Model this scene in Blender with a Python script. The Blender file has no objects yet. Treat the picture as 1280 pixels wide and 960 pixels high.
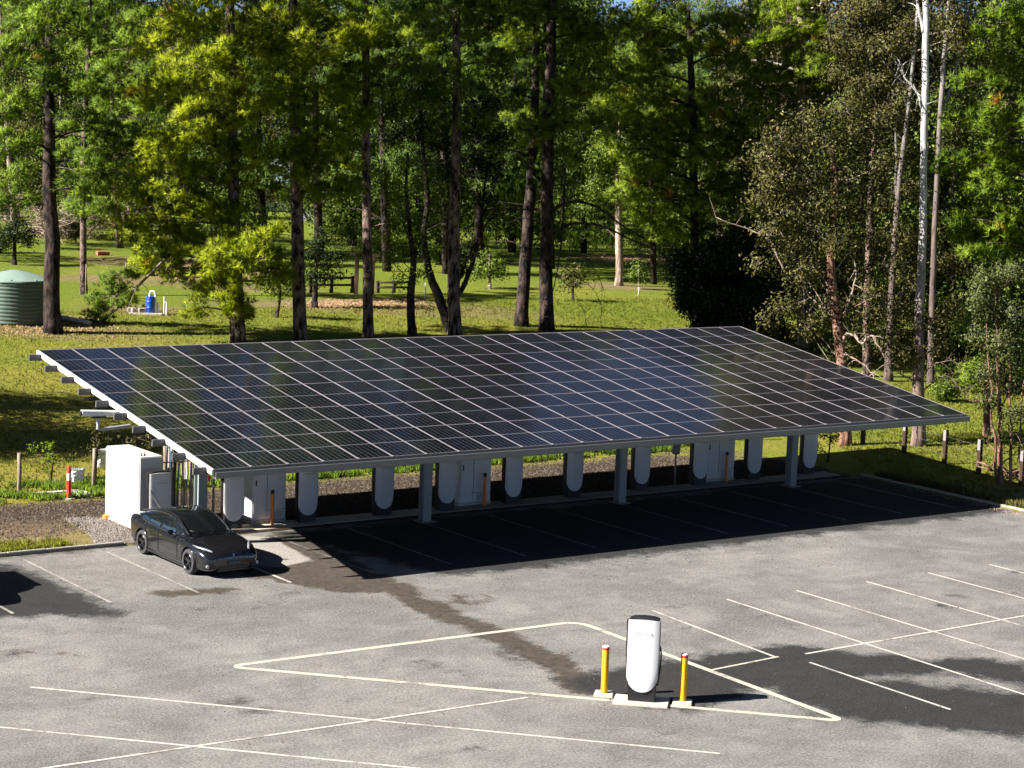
import bpy, bmesh, math, random
import numpy as np
from mathutils import Vector, Matrix

random.seed(7)
RNG = np.random.default_rng(11)
D = bpy.data
SC = bpy.context.scene
COL = SC.collection
R = math.radians

# ------------------------------------------------------------------ camera
CAM_POS = np.array([-25.5708, -49.1067, 12.6554])
CAM_F = np.array([0.58122916, 0.80429648, -0.12361161])
CAM_R = np.array([0.81267958, -0.58148767, 0.03773575])
CAM_U = np.array([0.0415279, 0.12238975, 0.99161292])
FPX = 2546.55
cd = D.cameras.new('camera')
cam = D.objects.new('camera', cd)
COL.objects.link(cam)
m = Matrix.Identity(4)
for i in range(3):
    m[i][0] = CAM_R[i]; m[i][1] = CAM_U[i]; m[i][2] = -CAM_F[i]; m[i][3] = CAM_POS[i]
cam.matrix_world = m
cd.sensor_width = 36
cd.lens = FPX / 1280 * 36
cd.clip_start = 0.5
cd.clip_end = 6000
SC.camera = cam

# ------------------------------------------------------------------ light
SUN_DIR = Vector((-1.3772, 0.417, 1.0)).normalized()
SUN_EL = math.asin(SUN_DIR.z)
w = D.worlds.new('World')
SC.world = w
w.use_nodes = True
wn = w.node_tree
wn.nodes.clear()
sky = wn.nodes.new('ShaderNodeTexSky')
sky.sky_type = 'NISHITA'
sky.sun_disc = False
sky.sun_elevation = SUN_EL
sky.sun_rotation = math.atan2(SUN_DIR.x, SUN_DIR.y)
sky.air_density = 0.28
sky.dust_density = 0.2
bg = wn.nodes.new('ShaderNodeBackground')
bg.inputs['Strength'].default_value = 0.05
wo = wn.nodes.new('ShaderNodeOutputWorld')
wn.links.new(sky.outputs[0], bg.inputs[0])
wn.links.new(bg.outputs[0], wo.inputs[0])
sd = D.lights.new('sun', 'SUN')
sd.energy = 5.0
sd.angle = R(0.53)
sd.color = (1.0, 0.96, 0.89)
so = D.objects.new('sun', sd)
COL.objects.link(so)
so.rotation_euler = SUN_DIR.to_track_quat('Z', 'Y').to_euler()
SC.view_settings.view_transform = 'Standard'
SC.view_settings.look = 'None'
SC.view_settings.exposure = 1.85
SC.view_settings.gamma = 1.0
SC.cycles.max_bounces = 6
SC.cycles.diffuse_bounces = 2
SC.cycles.glossy_bounces = 3
SC.cycles.transmission_bounces = 2
SC.cycles.transparent_max_bounces = 4
SC.cycles.caustics_reflective = False
SC.cycles.caustics_refractive = False


# ------------------------------------------------------------------ terrain and placing
def sstep(a, b, x):
    t = np.clip((np.asarray(x, float) - a) / (b - a), 0, 1)
    return t * t * (3 - 2 * t)


def terrain(x, y):
    x = np.asarray(x, float); y = np.asarray(y, float)
    # how far beyond the back fence (and round the right-hand end)
    d = np.maximum(y - 15.0, 0) - np.maximum(x - 44, 0) * 0.35 * (y > 15)
    z = 2.4 * sstep(0, 34, d) + 0.012 * np.maximum(d - 34, 0)
    z = z + 0.10 * np.sin(x * 0.13 + 1.0) * np.cos(y * 0.11) * sstep(2, 14, d)
    inside = (x < 30.5) & (y < 5.6)
    soil = 0.04
    return np.where(inside, -0.05, z + soil)


def ray(px, py):
    return CAM_F + CAM_R * ((px - 640) / FPX) + CAM_U * ((480 - py) / FPX)


def depth_at(px, py):
    """distance along the view axis at which the line of sight meets the terrain"""
    d = ray(px, py)
    k = 20.0
    prev = k
    while k < 900:
        P = CAM_POS + d * k
        if P[2] <= float(terrain(P[0], P[1])):
            lo, hi = prev, k
            for _ in range(24):
                mid = (lo + hi) / 2
                P = CAM_POS + d * mid
                if P[2] <= float(terrain(P[0], P[1])): hi = mid
                else: lo = mid
            return hi
        prev = k
        k += 0.5
    return 400.0


def on_ground(px, py):
    d = ray(px, py)
    k = depth_at(px, py)
    P = CAM_POS + d * k
    return Vector((P[0], P[1], float(terrain(P[0], P[1])))), k


def at_depth(px, py, k):
    P = CAM_POS + ray(px, py) * k
    return Vector(P)


# ------------------------------------------------------------------ materials
def new_mat(name):
    mt = D.materials.new(name)
    mt.use_nodes = True
    nt = mt.node_tree
    b = nt.nodes['Principled BSDF']
    return mt, nt, b


def ramp(nt, fac, stops):
    r = nt.nodes.new('ShaderNodeValToRGB')
    e = r.color_ramp.elements
    e[0].position, e[0].color = stops[0][0], (*stops[0][1], 1)
    e[1].position, e[1].color = stops[1][0], (*stops[1][1], 1)
    for p, c in stops[2:]:
        n = e.new(p); n.color = (*c, 1)
    nt.links.new(fac, r.inputs[0])
    return r.outputs[0]


def noise(nt, scale, detail=4, rough=0.55, vec=None, dist=0.0):
    n = nt.nodes.new('ShaderNodeTexNoise')
    n.inputs['Scale'].default_value = scale
    n.inputs['Detail'].default_value = detail
    n.inputs['Roughness'].default_value = rough
    n.inputs['Distortion'].default_value = dist
    if vec is not None: nt.links.new(vec, n.inputs['Vector'])
    return n.outputs['Fac']


def pos(nt, which='Object'):
    if which == 'Position':
        return nt.nodes.new('ShaderNodeNewGeometry').outputs['Position']
    return nt.nodes.new('ShaderNodeTexCoord').outputs[which]


def math_n(nt, op, a, b=None, c=None, clamp=False):
    n = nt.nodes.new('ShaderNodeMath')
    n.operation = op
    n.use_clamp = clamp
    for i, v in enumerate((a, b, c)):
        if v is None: continue
        if isinstance(v, (int, float)): n.inputs[i].default_value = v
        else: nt.links.new(v, n.inputs[i])
    return n.outputs[0]


def mix(nt, fac, a, b):
    n = nt.nodes.new('ShaderNodeMix')
    n.data_type = 'RGBA'
    for sock, v in ((n.inputs[0], fac), (n.inputs[6], a), (n.inputs[7], b)):
        if isinstance(v, (int, float)): sock.default_value = v
        elif isinstance(v, tuple): sock.default_value = (*v, 1) if len(v) == 3 else v
        else: nt.links.new(v, sock)
    return n.outputs[2]


def bump(nt, b, h, strength=0.3, dist=0.02):
    n = nt.nodes.new('ShaderNodeBump')
    n.inputs['Strength'].default_value = strength
    n.inputs['Distance'].default_value = dist
    nt.links.new(h, n.inputs['Height'])
    nt.links.new(n.outputs[0], b.inputs['Normal'])


def plain(name, col, rough=0.5, metal=0.0, var=0.12, scale=6.0, spec=0.5, coat=0.0, bumpy=0.0):
    mt, nt, b = new_mat(name)
    f = noise(nt, scale, 5, 0.6, pos(nt))
    lo = tuple(max(0, c * (1 - var)) for c in col)
    hi = tuple(min(1, c * (1 + var)) for c in col)
    nt.links.new(ramp(nt, f, [(0.3, lo), (0.7, hi)]), b.inputs['Base Color'])
    b.inputs['Roughness'].default_value = rough
    b.inputs['Metallic'].default_value = metal
    b.inputs['Specular IOR Level'].default_value = spec
    b.inputs['Coat Weight'].default_value = coat
    if bumpy: bump(nt, b, f, bumpy)
    return mt


def weathered(name, col, dirt, rough=0.5, amount=0.5, metal=0.0):
    mt, nt, b = new_mat(name)
    p = pos(nt)
    mp = nt.nodes.new('ShaderNodeMapping'); mp.inputs['Scale'].default_value = (3, 3, 0.7)
    nt.links.new(p, mp.inputs[0])
    f = noise(nt, 2.2, 7, 0.65, mp.outputs[0])
    g = noise(nt, 30, 3, 0.6, p)
    k = math_n(nt, 'MULTIPLY', ramp(nt, f, [(0.48, (0, 0, 0)), (0.72, (1, 1, 1))]), amount)
    c = mix(nt, k, col, dirt)
    c = mix(nt, math_n(nt, 'MULTIPLY', g, 0.12), c, dirt)
    nt.links.new(c, b.inputs['Base Color'])
    b.inputs['Roughness'].default_value = rough
    b.inputs['Metallic'].default_value = metal
    return mt


def leaf_mat(name, dark, light, accent=None, trans=0.35, rough=0.5, soft=True):
    """tint attribute: 0..1 varies from one leaf or tuft to the next"""
    mt, nt, b = new_mat(name)
    a = nt.nodes.new('ShaderNodeAttribute'); a.attribute_name = 'tint'
    stops = [(0.0, dark), (0.85, light)]
    if accent: stops += [(0.93, light), (0.97, accent)]
    c = ramp(nt, a.outputs['Fac'], stops)
    nt.links.new(c, b.inputs['Base Color'])
    b.inputs['Roughness'].default_value = rough
    b.inputs['Specular IOR Level'].default_value = 0.12
    na = nt.nodes.new('ShaderNodeAttribute'); na.attribute_name = 'nrm'
    vt = nt.nodes.new('ShaderNodeVectorTransform'); vt.vector_type = 'NORMAL'; vt.convert_from = 'OBJECT'; vt.convert_to = 'WORLD'
    nt.links.new(na.outputs['Vector'], vt.inputs[0])
    tr = nt.nodes.new('ShaderNodeBsdfTranslucent')
    if soft:
        nt.links.new(vt.outputs[0], b.inputs['Normal'])
    g = nt.nodes.new('ShaderNodeMix'); g.data_type = 'RGBA'; g.blend_type = 'MULTIPLY'
    g.inputs[0].default_value = 1.0
    nt.links.new(c, g.inputs[6]); g.inputs[7].default_value = (1.2, 1.3, 0.5, 1)
    nt.links.new(g.outputs[2], tr.inputs[0])
    ms = nt.nodes.new('ShaderNodeMixShader'); ms.inputs[0].default_value = trans
    nt.links.new(b.outputs[0], ms.inputs[1]); nt.links.new(tr.outputs[0], ms.inputs[2])
    nt.links.new(ms.outputs[0], nt.nodes['Material Output'].inputs[0])
    return mt


def bark_mat(name, a_, b_, c_=None, scale=5.0, stretch=0.18, strength=0.9):
    mt, nt, b = new_mat(name)
    p = pos(nt)
    mp = nt.nodes.new('ShaderNodeMapping'); mp.inputs['Scale'].default_value = (1, 1, stretch)
    nt.links.new(p, mp.inputs[0])
    f = noise(nt, scale, 8, 0.7, mp.outputs[0], 0.4)
    col = ramp(nt, f, [(0.42, a_), (0.60, b_)])
    if c_:
        g = noise(nt, 0.8, 4, 0.6, p)
        col = mix(nt, ramp(nt, g, [(0.5, (0, 0, 0)), (0.62, (1, 1, 1))]), col, c_)
    nt.links.new(col, b.inputs['Base Color'])
    b.inputs['Roughness'].default_value = 0.9
    b.inputs['Specular IOR Level'].default_value = 0.15
    bump(nt, b, f, strength, 0.08)
    return mt


M = {}
M['white_paint'] = weathered('white_paint', (0.62, 0.62, 0.61), (0.45, 0.42, 0.38), 0.38, 0.22)
M['charger_white'] = plain('charger_white', (0.60, 0.60, 0.60), 0.22, var=0.02, scale=2, coat=0.3)
M['black_plastic'] = plain('black_plastic', (0.012, 0.011, 0.012), 0.4, var=0.3)
M['rubber'] = plain('rubber', (0.028, 0.028, 0.029), 0.75, var=0.3, scale=30)
M['aluminium'] = plain('aluminium', (0.22, 0.195, 0.205), 0.45, 0.1, var=0.05)
M['galvanised'] = weathered('galvanised', (0.08, 0.08, 0.085), (0.08, 0.08, 0.08), 0.5, 0.5, 0.1)
M['grey_steel'] = weathered('grey_steel', (0.16, 0.165, 0.16), (0.16, 0.15, 0.13), 0.5, 0.5, 0.0)
M['post_steel'] = weathered('post_steel', (0.24, 0.27, 0.265), (0.22, 0.23, 0.21), 0.55, 0.5, 0.0)
M['yellow_paint'] = weathered('yellow_paint', (0.70, 0.36, 0.008), (0.45, 0.22, 0.03), 0.4, 0.25)
M['orange_paint'] = weathered('orange_paint', (0.75, 0.24, 0.02), (0.4, 0.14, 0.03), 0.5, 0.3)
M['red_paint'] = plain('red_paint', (0.60, 0.03, 0.015), 0.45)
M['orange_plastic'] = plain('orange_plastic', (0.85, 0.20, 0.02), 0.5)
M['reflective'] = plain('reflective', (0.75, 0.76, 0.74), 0.4)
M['concrete'] = weathered('concrete', (0.26, 0.24, 0.21), (0.20, 0.16, 0.12), 0.9, 0.6)
M['concrete_pale'] = weathered('concrete_pale', (0.42, 0.39, 0.34), (0.32, 0.24, 0.15), 0.9, 0.6)
M['timber_grey'] = bark_mat('timber_grey', (0.16, 0.12, 0.09), (0.36, 0.30, 0.24), None, 9, 0.08, 0.5)
M['timber_dark'] = bark_mat('timber_dark', (0.03, 0.02, 0.015), (0.09, 0.055, 0.035), None, 9, 0.08, 0.5)
M['timber_pale'] = bark_mat('timber_pale', (0.42, 0.36, 0.28), (0.60, 0.52, 0.42), None, 9, 0.08, 0.3)
M['wire'] = plain('wire', (0.25, 0.25, 0.25), 0.5, 0.6)
M['pipe_grey'] = plain('pipe_grey', (0.30, 0.31, 0.33), 0.5)
M['pipe_white'] = plain('pipe_white', (0.72, 0.68, 0.64), 0.45)
M['pipe_blue'] = plain('pipe_blue', (0.16, 0.30, 0.42), 0.5)
M['pipe_orange'] = plain('pipe_orange', (0.55, 0.16, 0.06), 0.5)
M['drum_blue'] = plain('drum_blue', (0.005, 0.06, 0.42), 0.35, var=0.2)
M['tank_green'] = weathered('tank_green', (0.085, 0.125, 0.10), (0.04, 0.06, 0.045), 0.45, 0.5)
M['tank_roof'] = weathered('tank_roof', (0.20, 0.27, 0.23), (0.13, 0.17, 0.14), 0.4, 0.5)
M['tank_dark'] = plain('tank_dark', (0.05, 0.08, 0.065), 0.5)
M['plastic_sheet'] = plain('plastic_sheet', (0.75, 0.76, 0.78), 0.3, var=0.2, scale=12, bumpy=0.6)
M['roof_metal'] = weathered('roof_metal', (0.42, 0.52, 0.54), (0.32, 0.40, 0.42), 0.4, 0.5, 0.2)
M['house_wall'] = weathered('house_wall', (0.55, 0.52, 0.46), (0.4, 0.36, 0.3), 0.8, 0.4)
M['glass_dark'] = plain('glass_dark', (0.006, 0.007, 0.008), 0.03, var=0.1, spec=0.8, coat=0.5)
M['window_blue'] = plain('window_blue', (0.012, 0.026, 0.050), 0.02, var=0.1, spec=1.0, coat=1.0)  # blue base colour stands in for reflected sky
M['headlight'] = plain('headlight', (0.55, 0.58, 0.62), 0.08, 0.6, var=0.4, scale=25, coat=1.0)
M['tail_light'] = plain('tail_light', (0.30, 0.02, 0.01), 0.2, coat=1)
M['rim_black'] = plain('rim_black', (0.05, 0.05, 0.055), 0.25, 0.7)
M['chrome'] = plain('chrome', (0.75, 0.75, 0.76), 0.15, 1.0, var=0.03)
M['trim_black'] = plain('trim_black', (0.01, 0.01, 0.01), 0.35)
M['text_dark'] = plain('text_dark', (0.06, 0.02, 0.025), 0.5)
M['text_grey'] = plain('text_grey', (0.11, 0.06, 0.065), 0.5)
M['text_faint'] = plain('text_faint', (0.36, 0.35, 0.35), 0.4)  # letter colour paled to imitate glare on the sunlit post
M['text_pale'] = plain('text_pale', (0.24, 0.24, 0.24), 0.5)
M['plate_black'] = plain('plate_black', (0.015, 0.015, 0.018), 0.4)
M['brick_red'] = weathered('brick_red', (0.36, 0.13, 0.08), (0.2, 0.1, 0.07), 0.9, 0.5)
M['van_paint'] = plain('van_paint', (0.72, 0.72, 0.72), 0.3, coat=0.6, var=0.03)


def car_paint():
    mt, nt, b = new_mat('car_paint_grey')
    f = noise(nt, 700, 2, 0.5, pos(nt))
    nt.links.new(ramp(nt, f, [(0.35, (0.024, 0.024, 0.029)), (0.7, (0.048, 0.048, 0.057))]), b.inputs['Base Color'])
    b.inputs['Metallic'].default_value = 0.8
    g = noise(nt, 3, 6, 0.65, pos(nt))
    nt.links.new(math_n(nt, 'MULTIPLY_ADD', g, 0.12, 0.12), b.inputs['Roughness'])
    b.inputs['Coat Weight'].default_value = 1.0
    b.inputs['Coat Roughness'].default_value = 0.04
    return mt


M['car_paint'] = car_paint()


def panel_glass_mat():
    """printed cell grid: six columns of cells, half-cut rows, bright divider across the middle; object space in metres"""
    mt, nt, b = new_mat('solar_cells')
    p = pos(nt)
    s = nt.nodes.new('ShaderNodeSeparateXYZ'); nt.links.new(p, s.inputs[0])

    def line(coord, pitch, width, off=0.0):
        u = math_n(nt, 'FRACT', math_n(nt, 'DIVIDE', math_n(nt, 'ADD', coord, off), pitch))
        d = math_n(nt, 'MINIMUM', u, math_n(nt, 'SUBTRACT', 1.0, u))
        return math_n(nt, 'LESS_THAN', d, width / pitch / 2)
    colx = line(s.outputs[0], 1.07 / 6, 0.011, -0.032)
    rowy = line(s.outputs[1], 2.37 / 26, 0.004, -0.047)
    mid = math_n(nt, 'LESS_THAN', math_n(nt, 'ABSOLUTE', math_n(nt, 'SUBTRACT', s.outputs[1], 1.232)), 0.018)
    oi = nt.nodes.new('ShaderNodeObjectInfo')
    cell = ramp(nt, oi.outputs['Random'], [(0.0, (0.002, 0.0022, 0.004)), (1.0, (0.004, 0.0045, 0.008))])
    c = mix(nt, math_n(nt, 'MULTIPLY', rowy, 0.12), cell, (0.12, 0.12, 0.14))
    c = mix(nt, math_n(nt, 'MULTIPLY', colx, 0.40), c, (0.22, 0.22, 0.26))
    c = mix(nt, mid, c, (0.13, 0.13, 0.15))
    g = noise(nt, 1.3, 6, 0.7, nt.nodes.new('ShaderNodeNewGeometry').outputs['Position'])
    dust = ramp(nt, g, [(0.45, (0, 0, 0)), (0.85, (0.03, 0.03, 0.03))])
    c = mix(nt, dust, c, (0.25, 0.22, 0.19))
    # bird droppings and grit: sparse pale specks
    vo = nt.nodes.new('ShaderNodeTexVoronoi'); vo.inputs['Scale'].default_value = 1.1
    nt.links.new(nt.nodes.new('ShaderNodeNewGeometry').outputs['Position'], vo.inputs['Vector'])
    sx = nt.nodes.new('ShaderNodeSeparateColor'); nt.links.new(vo.outputs['Color'], sx.inputs[0])
    sp = math_n(nt, 'LESS_THAN', vo.outputs['Distance'], math_n(nt, 'MULTIPLY', math_n(nt, 'SUBTRACT', sx.outputs[0], .62), .11))
    c = mix(nt, math_n(nt, 'MULTIPLY', sp, .8), c, (0.32, 0.31, 0.29))
    nt.links.new(c, b.inputs['Base Color'])
    nt.links.new(math_n(nt, 'MULTIPLY_ADD', g, 0.14, 0.03), b.inputs['Roughness'])
    b.inputs['IOR'].default_value = 1.38
    b.inputs['Specular IOR Level'].default_value = 0.5
    return mt


M['solar_cells'] = panel_glass_mat()


def asphalt_mat():
    mt, nt, b = new_mat('asphalt')
    P = pos(nt, 'Position')

    def attr(n):
        a = nt.nodes.new('ShaderNodeAttribute'); a.attribute_name = n
        return a.outputs['Fac']
    fine = noise(nt, 17, 4, 0.8, P)
    grit = noise(nt, 5.5, 6, 0.85, P)
    midn = noise(nt, 1.6, 6, 0.65, P)
    mp = nt.nodes.new('ShaderNodeMapping'); mp.inputs['Scale'].default_value = (0.35, 1.6, 1); mp.inputs['Rotation'].default_value = (0, 0, 0.05)
    nt.links.new(P, mp.inputs[0])
    streak = noise(nt, 0.55, 7, 0.7, mp.outputs[0])
    big = noise(nt, 0.12, 4, 0.6, P)
    base = ramp(nt, midn, [(0.28, (0.112, 0.105, 0.098)), (0.72, (0.190, 0.180, 0.168))])
    base = mix(nt, ramp(nt, streak, [(0.46, (0, 0, 0)), (0.74, (0.5, 0.5, 0.5))]), base, (0.265, 0.255, 0.238))
    base = mix(nt, ramp(nt, big, [(0.44, (0, 0, 0)), (0.58, (0.6, 0.6, 0.6))]), base, (0.098, 0.092, 0.087))
    b3 = noise(nt, 0.42, 6, 0.7, P, 0.6)
    base = mix(nt, ramp(nt, b3, [(0.50, (0, 0, 0)), (0.66, (0.55, 0.55, 0.55))]), base, (0.225, 0.215, 0.200))
    base = mix(nt, ramp(nt, b3, [(0.34, (0.55, 0.55, 0.55)), (0.46, (0, 0, 0))]), base, (0.085, 0.079, 0.074))
    # worn edge noise used by every stain and painted shade patch
    en = math_n(nt, 'ADD', math_n(nt, 'MULTIPLY', math_n(nt, 'SUBTRACT', noise(nt, 0.9, 9, 0.75, P), 0.5), 1.8), math_n(nt, 'MULTIPLY', math_n(nt, 'SUBTRACT', fine, 0.5), 0.5))

    def stain(name, soft, edge=1.0):
        v = math_n(nt, 'ADD', attr(name), math_n(nt, 'MULTIPLY', en, edge))
        return math_n(nt, 'SUBTRACT', 0.5, math_n(nt, 'DIVIDE', v, soft), clamp=True)
    brown = ramp(nt, noise(nt, 5, 6, 0.8, P), [(0.40, (0.013, 0.009, 0.006)), (0.66, (0.075, 0.051, 0.028))])
    mud = stain('mud', 0.22)
    base = mix(nt, math_n(nt, 'MULTIPLY', mud, 0.88), base, brown)
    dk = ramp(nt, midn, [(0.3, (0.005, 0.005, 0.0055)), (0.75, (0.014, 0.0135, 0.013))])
    dark = stain('tar_and_shade', 0.55, 1.5)
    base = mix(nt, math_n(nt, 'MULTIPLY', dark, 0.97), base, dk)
    pale = stain('pale', 0.12, 0.25)
    base = mix(nt, pale, base, ramp(nt, midn, [(0.3, (0.23, 0.21, 0.19)), (0.75, (0.31, 0.285, 0.255))]))
    base = mix(nt, ramp(nt, fine, [(0.36, (0.75, 0.75, 0.75)), (0.52, (0, 0, 0))]), base, (0.05, 0.047, 0.045))
    base = mix(nt, ramp(nt, fine, [(0.54, (0, 0, 0)), (0.70, (0.7, 0.7, 0.7))]), base, mix(nt, math_n(nt, 'MAXIMUM', dark, mud), (0.33, 0.32, 0.30), (0.045, 0.042, 0.037)))
    base = mix(nt, ramp(nt, grit, [(0.60, (0, 0, 0)), (0.74, (0.45, 0.45, 0.45))]), base, (0.07, 0.062, 0.055))
    # cracks
    vo = nt.nodes.new('ShaderNodeTexVoronoi'); vo.feature = 'DISTANCE_TO_EDGE'; vo.inputs['Scale'].default_value = 0.16
    wv = nt.nodes.new('ShaderNodeVectorMath'); wv.operation = 'ADD'
    nn = nt.nodes.new('ShaderNodeTexNoise'); nn.inputs['Scale'].default_value = 0.5; nn.inputs['Detail'].default_value = 6
    sc = nt.nodes.new('ShaderNodeVectorMath'); sc.operation = 'SCALE'; sc.inputs['Scale'].default_value = 3.0
    nt.links.new(P, nn.inputs['Vector']); nt.links.new(nn.outputs['Color'], sc.inputs[0])
    nt.links.new(P, wv.inputs[0]); nt.links.new(sc.outputs[0], wv.inputs[1]); nt.links.new(wv.outputs[0], vo.inputs['Vector'])
    cr = math_n(nt, 'MULTIPLY', ramp(nt, vo.outputs['Distance'], [(0.0, (0.6, 0.6, 0.6)), (0.003, (0, 0, 0))]), ramp(nt, big, [(0.52, (0, 0, 0)), (0.60, (1, 1, 1))]))
    base = mix(nt, cr, base, (0.05, 0.045, 0.04))
    nt.links.new(base, b.inputs['Base Color'])
    b.inputs['Roughness'].default_value = 0.92
    b.inputs['Specular IOR Level'].default_value = 0.2
    bump(nt, b, fine, 0.5, 0.012)
    return mt


def ground_mat():
    mt, nt, b = new_mat('grass_ground')
    P = pos(nt, 'Position')

    def attr(n):
        a = nt.nodes.new('ShaderNodeAttribute'); a.attribute_name = n
        return a.outputs['Fac']
    n1 = noise(nt, 0.10, 6, 0.65, P)
    n2 = noise(nt, 0.9, 7, 0.72, P)
    n3 = noise(nt, 7, 5, 0.75, P)
    lush = ramp(nt, n3, [(0.30, (0.060, 0.088, 0.010)), (0.72, (0.160, 0.195, 0.020))])
    dry = ramp(nt, n3, [(0.30, (0.110, 0.102, 0.014)), (0.72, (0.260, 0.222, 0.042))])
    f = math_n(nt, 'ADD', math_n(nt, 'MULTIPLY', n1, 0.7), math_n(nt, 'MULTIPLY', n2, 0.5))
    f = math_n(nt, 'ADD', f, attr('dry'))
    g = mix(nt, ramp(nt, f, [(0.52, (0, 0, 0)), (0.74, (1, 1, 1))]), lush, dry)
    soil = ramp(nt, noise(nt, 3.5, 8, 0.85, P), [(0.30, (0.018, 0.012, 0.008)), (0.55, (0.060, 0.043, 0.029)), (0.72, (0.16, 0.125, 0.09))])
    en = math_n(nt, 'MULTIPLY', math_n(nt, 'SUBTRACT', n2, 0.5), 2.6)
    sf = math_n(nt, 'SUBTRACT', 0.5, math_n(nt, 'DIVIDE', math_n(nt, 'ADD', attr('soil'), en), 0.7), clamp=True)
    g = mix(nt, sf, g, soil)
    bare = ramp(nt, noise(nt, 1.8, 8, 0.8, P), [(0.32, (0.10, 0.062, 0.030)), (0.66, (0.24, 0.17, 0.10))])
    bf = math_n(nt, 'SUBTRACT', 0.5, math_n(nt, 'DIVIDE', math_n(nt, 'ADD', attr('bare'), math_n(nt, 'MULTIPLY', en, 1.3)), 1.4), clamp=True)
    g = mix(nt, math_n(nt, 'MULTIPLY', bf, 0.7), g, bare)
    nt.links.new(g, b.inputs['Base Color'])
    b.inputs['Roughness'].default_value = 0.95
    b.inputs['Specular IOR Level'].default_value = 0.1
    bump(nt, b, n3, 0.9, 0.12)
    return mt


M['asphalt'] = asphalt_mat()
M['ground'] = ground_mat()


def paint_mat(name, col, wear):
    """thermoplastic line paint with chips worn through to the asphalt colour"""
    mt, nt, b = new_mat(name)
    P = pos(nt, 'Position')
    f = noise(nt, 3.2, 7, 0.85, P)
    g = noise(nt, 0.6, 3, 0.6, P)
    k = math_n(nt, 'ADD', math_n(nt, 'MULTIPLY', f, 0.6), math_n(nt, 'MULTIPLY', g, 0.5))
    c = mix(nt, ramp(nt, k, [(wear, (0, 0, 0)), (wear + 0.07, (.85, .85, .85))]), col, (0.15, 0.14, 0.128))
    nt.links.new(c, b.inputs['Base Color'])
    b.inputs['Roughness'].default_value = 0.7
    return mt


M['line_fresh'] = paint_mat('line_fresh', (0.42, 0.385, 0.34), 0.57)
M['line_old'] = paint_mat('line_old', (0.29, 0.265, 0.23), 0.50)
M['line_shade'] = paint_mat('line_shade', (0.06, 0.058, 0.057), 0.50)  # line paint with the canopy shade put into its colour
M['line_island'] = paint_mat('line_island', (0.38, 0.345, 0.28), 0.57)

M['bark_pine'] = bark_mat('bark_pine', (0.008, 0.006, 0.005), (0.20, 0.135, 0.108), None, 3.6, 0.4, 1.0)
M['bark_dark'] = bark_mat('bark_dark', (0.005, 0.004, 0.004), (0.065, 0.043, 0.035), None, 3.6, 0.4, 1.0)
M['bark_gum'] = bark_mat('bark_gum', (0.62, 0.60, 0.58), (0.42, 0.40, 0.39), (0.20, 0.16, 0.14), 2.5, 0.3, 0.3)
def gum_bark(name, smooth_c, rough_a, rough_b, h0, h1):
    """smooth pale bark above, a rough brown stocking at the foot; object z in metres"""
    mt, nt, b = new_mat(name)
    p = pos(nt)
    s_ = nt.nodes.new('ShaderNodeSeparateXYZ'); nt.links.new(p, s_.inputs[0])
    mp = nt.nodes.new('ShaderNodeMapping'); mp.inputs['Scale'].default_value = (1, 1, .2); nt.links.new(p, mp.inputs[0])
    f = noise(nt, 5, 8, .7, mp.outputs[0], .4)
    g = noise(nt, 1.1, 5, .65, p)
    rough = ramp(nt, f, [(.36, rough_a), (.64, rough_b)])
    sm = ramp(nt, g, [(.40, smooth_c), (.62, tuple(c * .62 for c in smooth_c))])
    hh = math_n(nt, 'ADD', s_.outputs[2], math_n(nt, 'MULTIPLY', math_n(nt, 'SUBTRACT', g, .5), 7))
    k = math_n(nt, 'DIVIDE', math_n(nt, 'SUBTRACT', hh, h0), h1 - h0, clamp=True)
    nt.links.new(mix(nt, k, rough, sm), b.inputs['Base Color'])
    b.inputs['Roughness'].default_value = .8
    b.inputs['Specular IOR Level'].default_value = .2
    bump(nt, b, f, .6, .05)
    return mt


M['bark_white_gum'] = gum_bark('bark_white_gum', (.46, .44, .43), (.05, .032, .025), (.24, .17, .135), 4.5, 11)
M['bark_grey_gum'] = gum_bark('bark_grey_gum', (.22, .20, .19), (.04, .03, .025), (.15, .11, .095), 8, 17)
M['bark_red'] = bark_mat('bark_red', (0.07, 0.030, 0.020), (0.30, 0.17, 0.12), None, 4, 0.2, 0.7)
M['bark_pale'] = bark_mat('bark_pale', (0.14, 0.10, 0.075), (0.40, 0.32, 0.25), None, 4, 0.2, 0.7)
M['twig_pale'] = bark_mat('twig_pale', (0.18, 0.13, 0.10), (0.40, 0.30, 0.25), None, 4, 0.2, 0.3)
M['needle_bright'] = leaf_mat('needle_bright', (0.160, 0.205, 0.010), (0.410, 0.450, 0.026), (0.50, 0.26, 0.02), 0.42)
M['needle_green'] = leaf_mat('needle_green', (0.062, 0.118, 0.015), (0.250, 0.340, 0.042), (0.30, 0.12, 0.03), 0.32)
M['needle_mid'] = leaf_mat('needle_mid', (0.095, 0.150, 0.014), (0.340, 0.415, 0.036), (0.34, 0.14, 0.03), 0.36)
M['needle_dark'] = leaf_mat('needle_dark', (0.030, 0.065, 0.012), (0.130, 0.195, 0.030), None, 0.25)
M['needle_lime'] = leaf_mat('needle_lime', (0.075, 0.140, 0.010), (0.240, 0.330, 0.024), (0.42, 0.16, 0.03), 0.35)
M['leaf_olive'] = leaf_mat('leaf_olive', (0.034, 0.038, 0.012), (0.170, 0.152, 0.054), (0.24, 0.12, 0.05), 0.25, 0.5)
M['leaf_green'] = leaf_mat('leaf_green', (0.034, 0.070, 0.012), (0.190, 0.250, 0.042), None, 0.35, 0.5)
M['leaf_sage'] = leaf_mat('leaf_sage', (0.026, 0.042, 0.014), (0.170, 0.190, 0.070), None, 0.25, 0.5)
M['leaf_lime'] = leaf_mat('leaf_lime', (0.060, 0.110, 0.012), (0.260, 0.330, 0.040), None, 0.45, 0.4)
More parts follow.
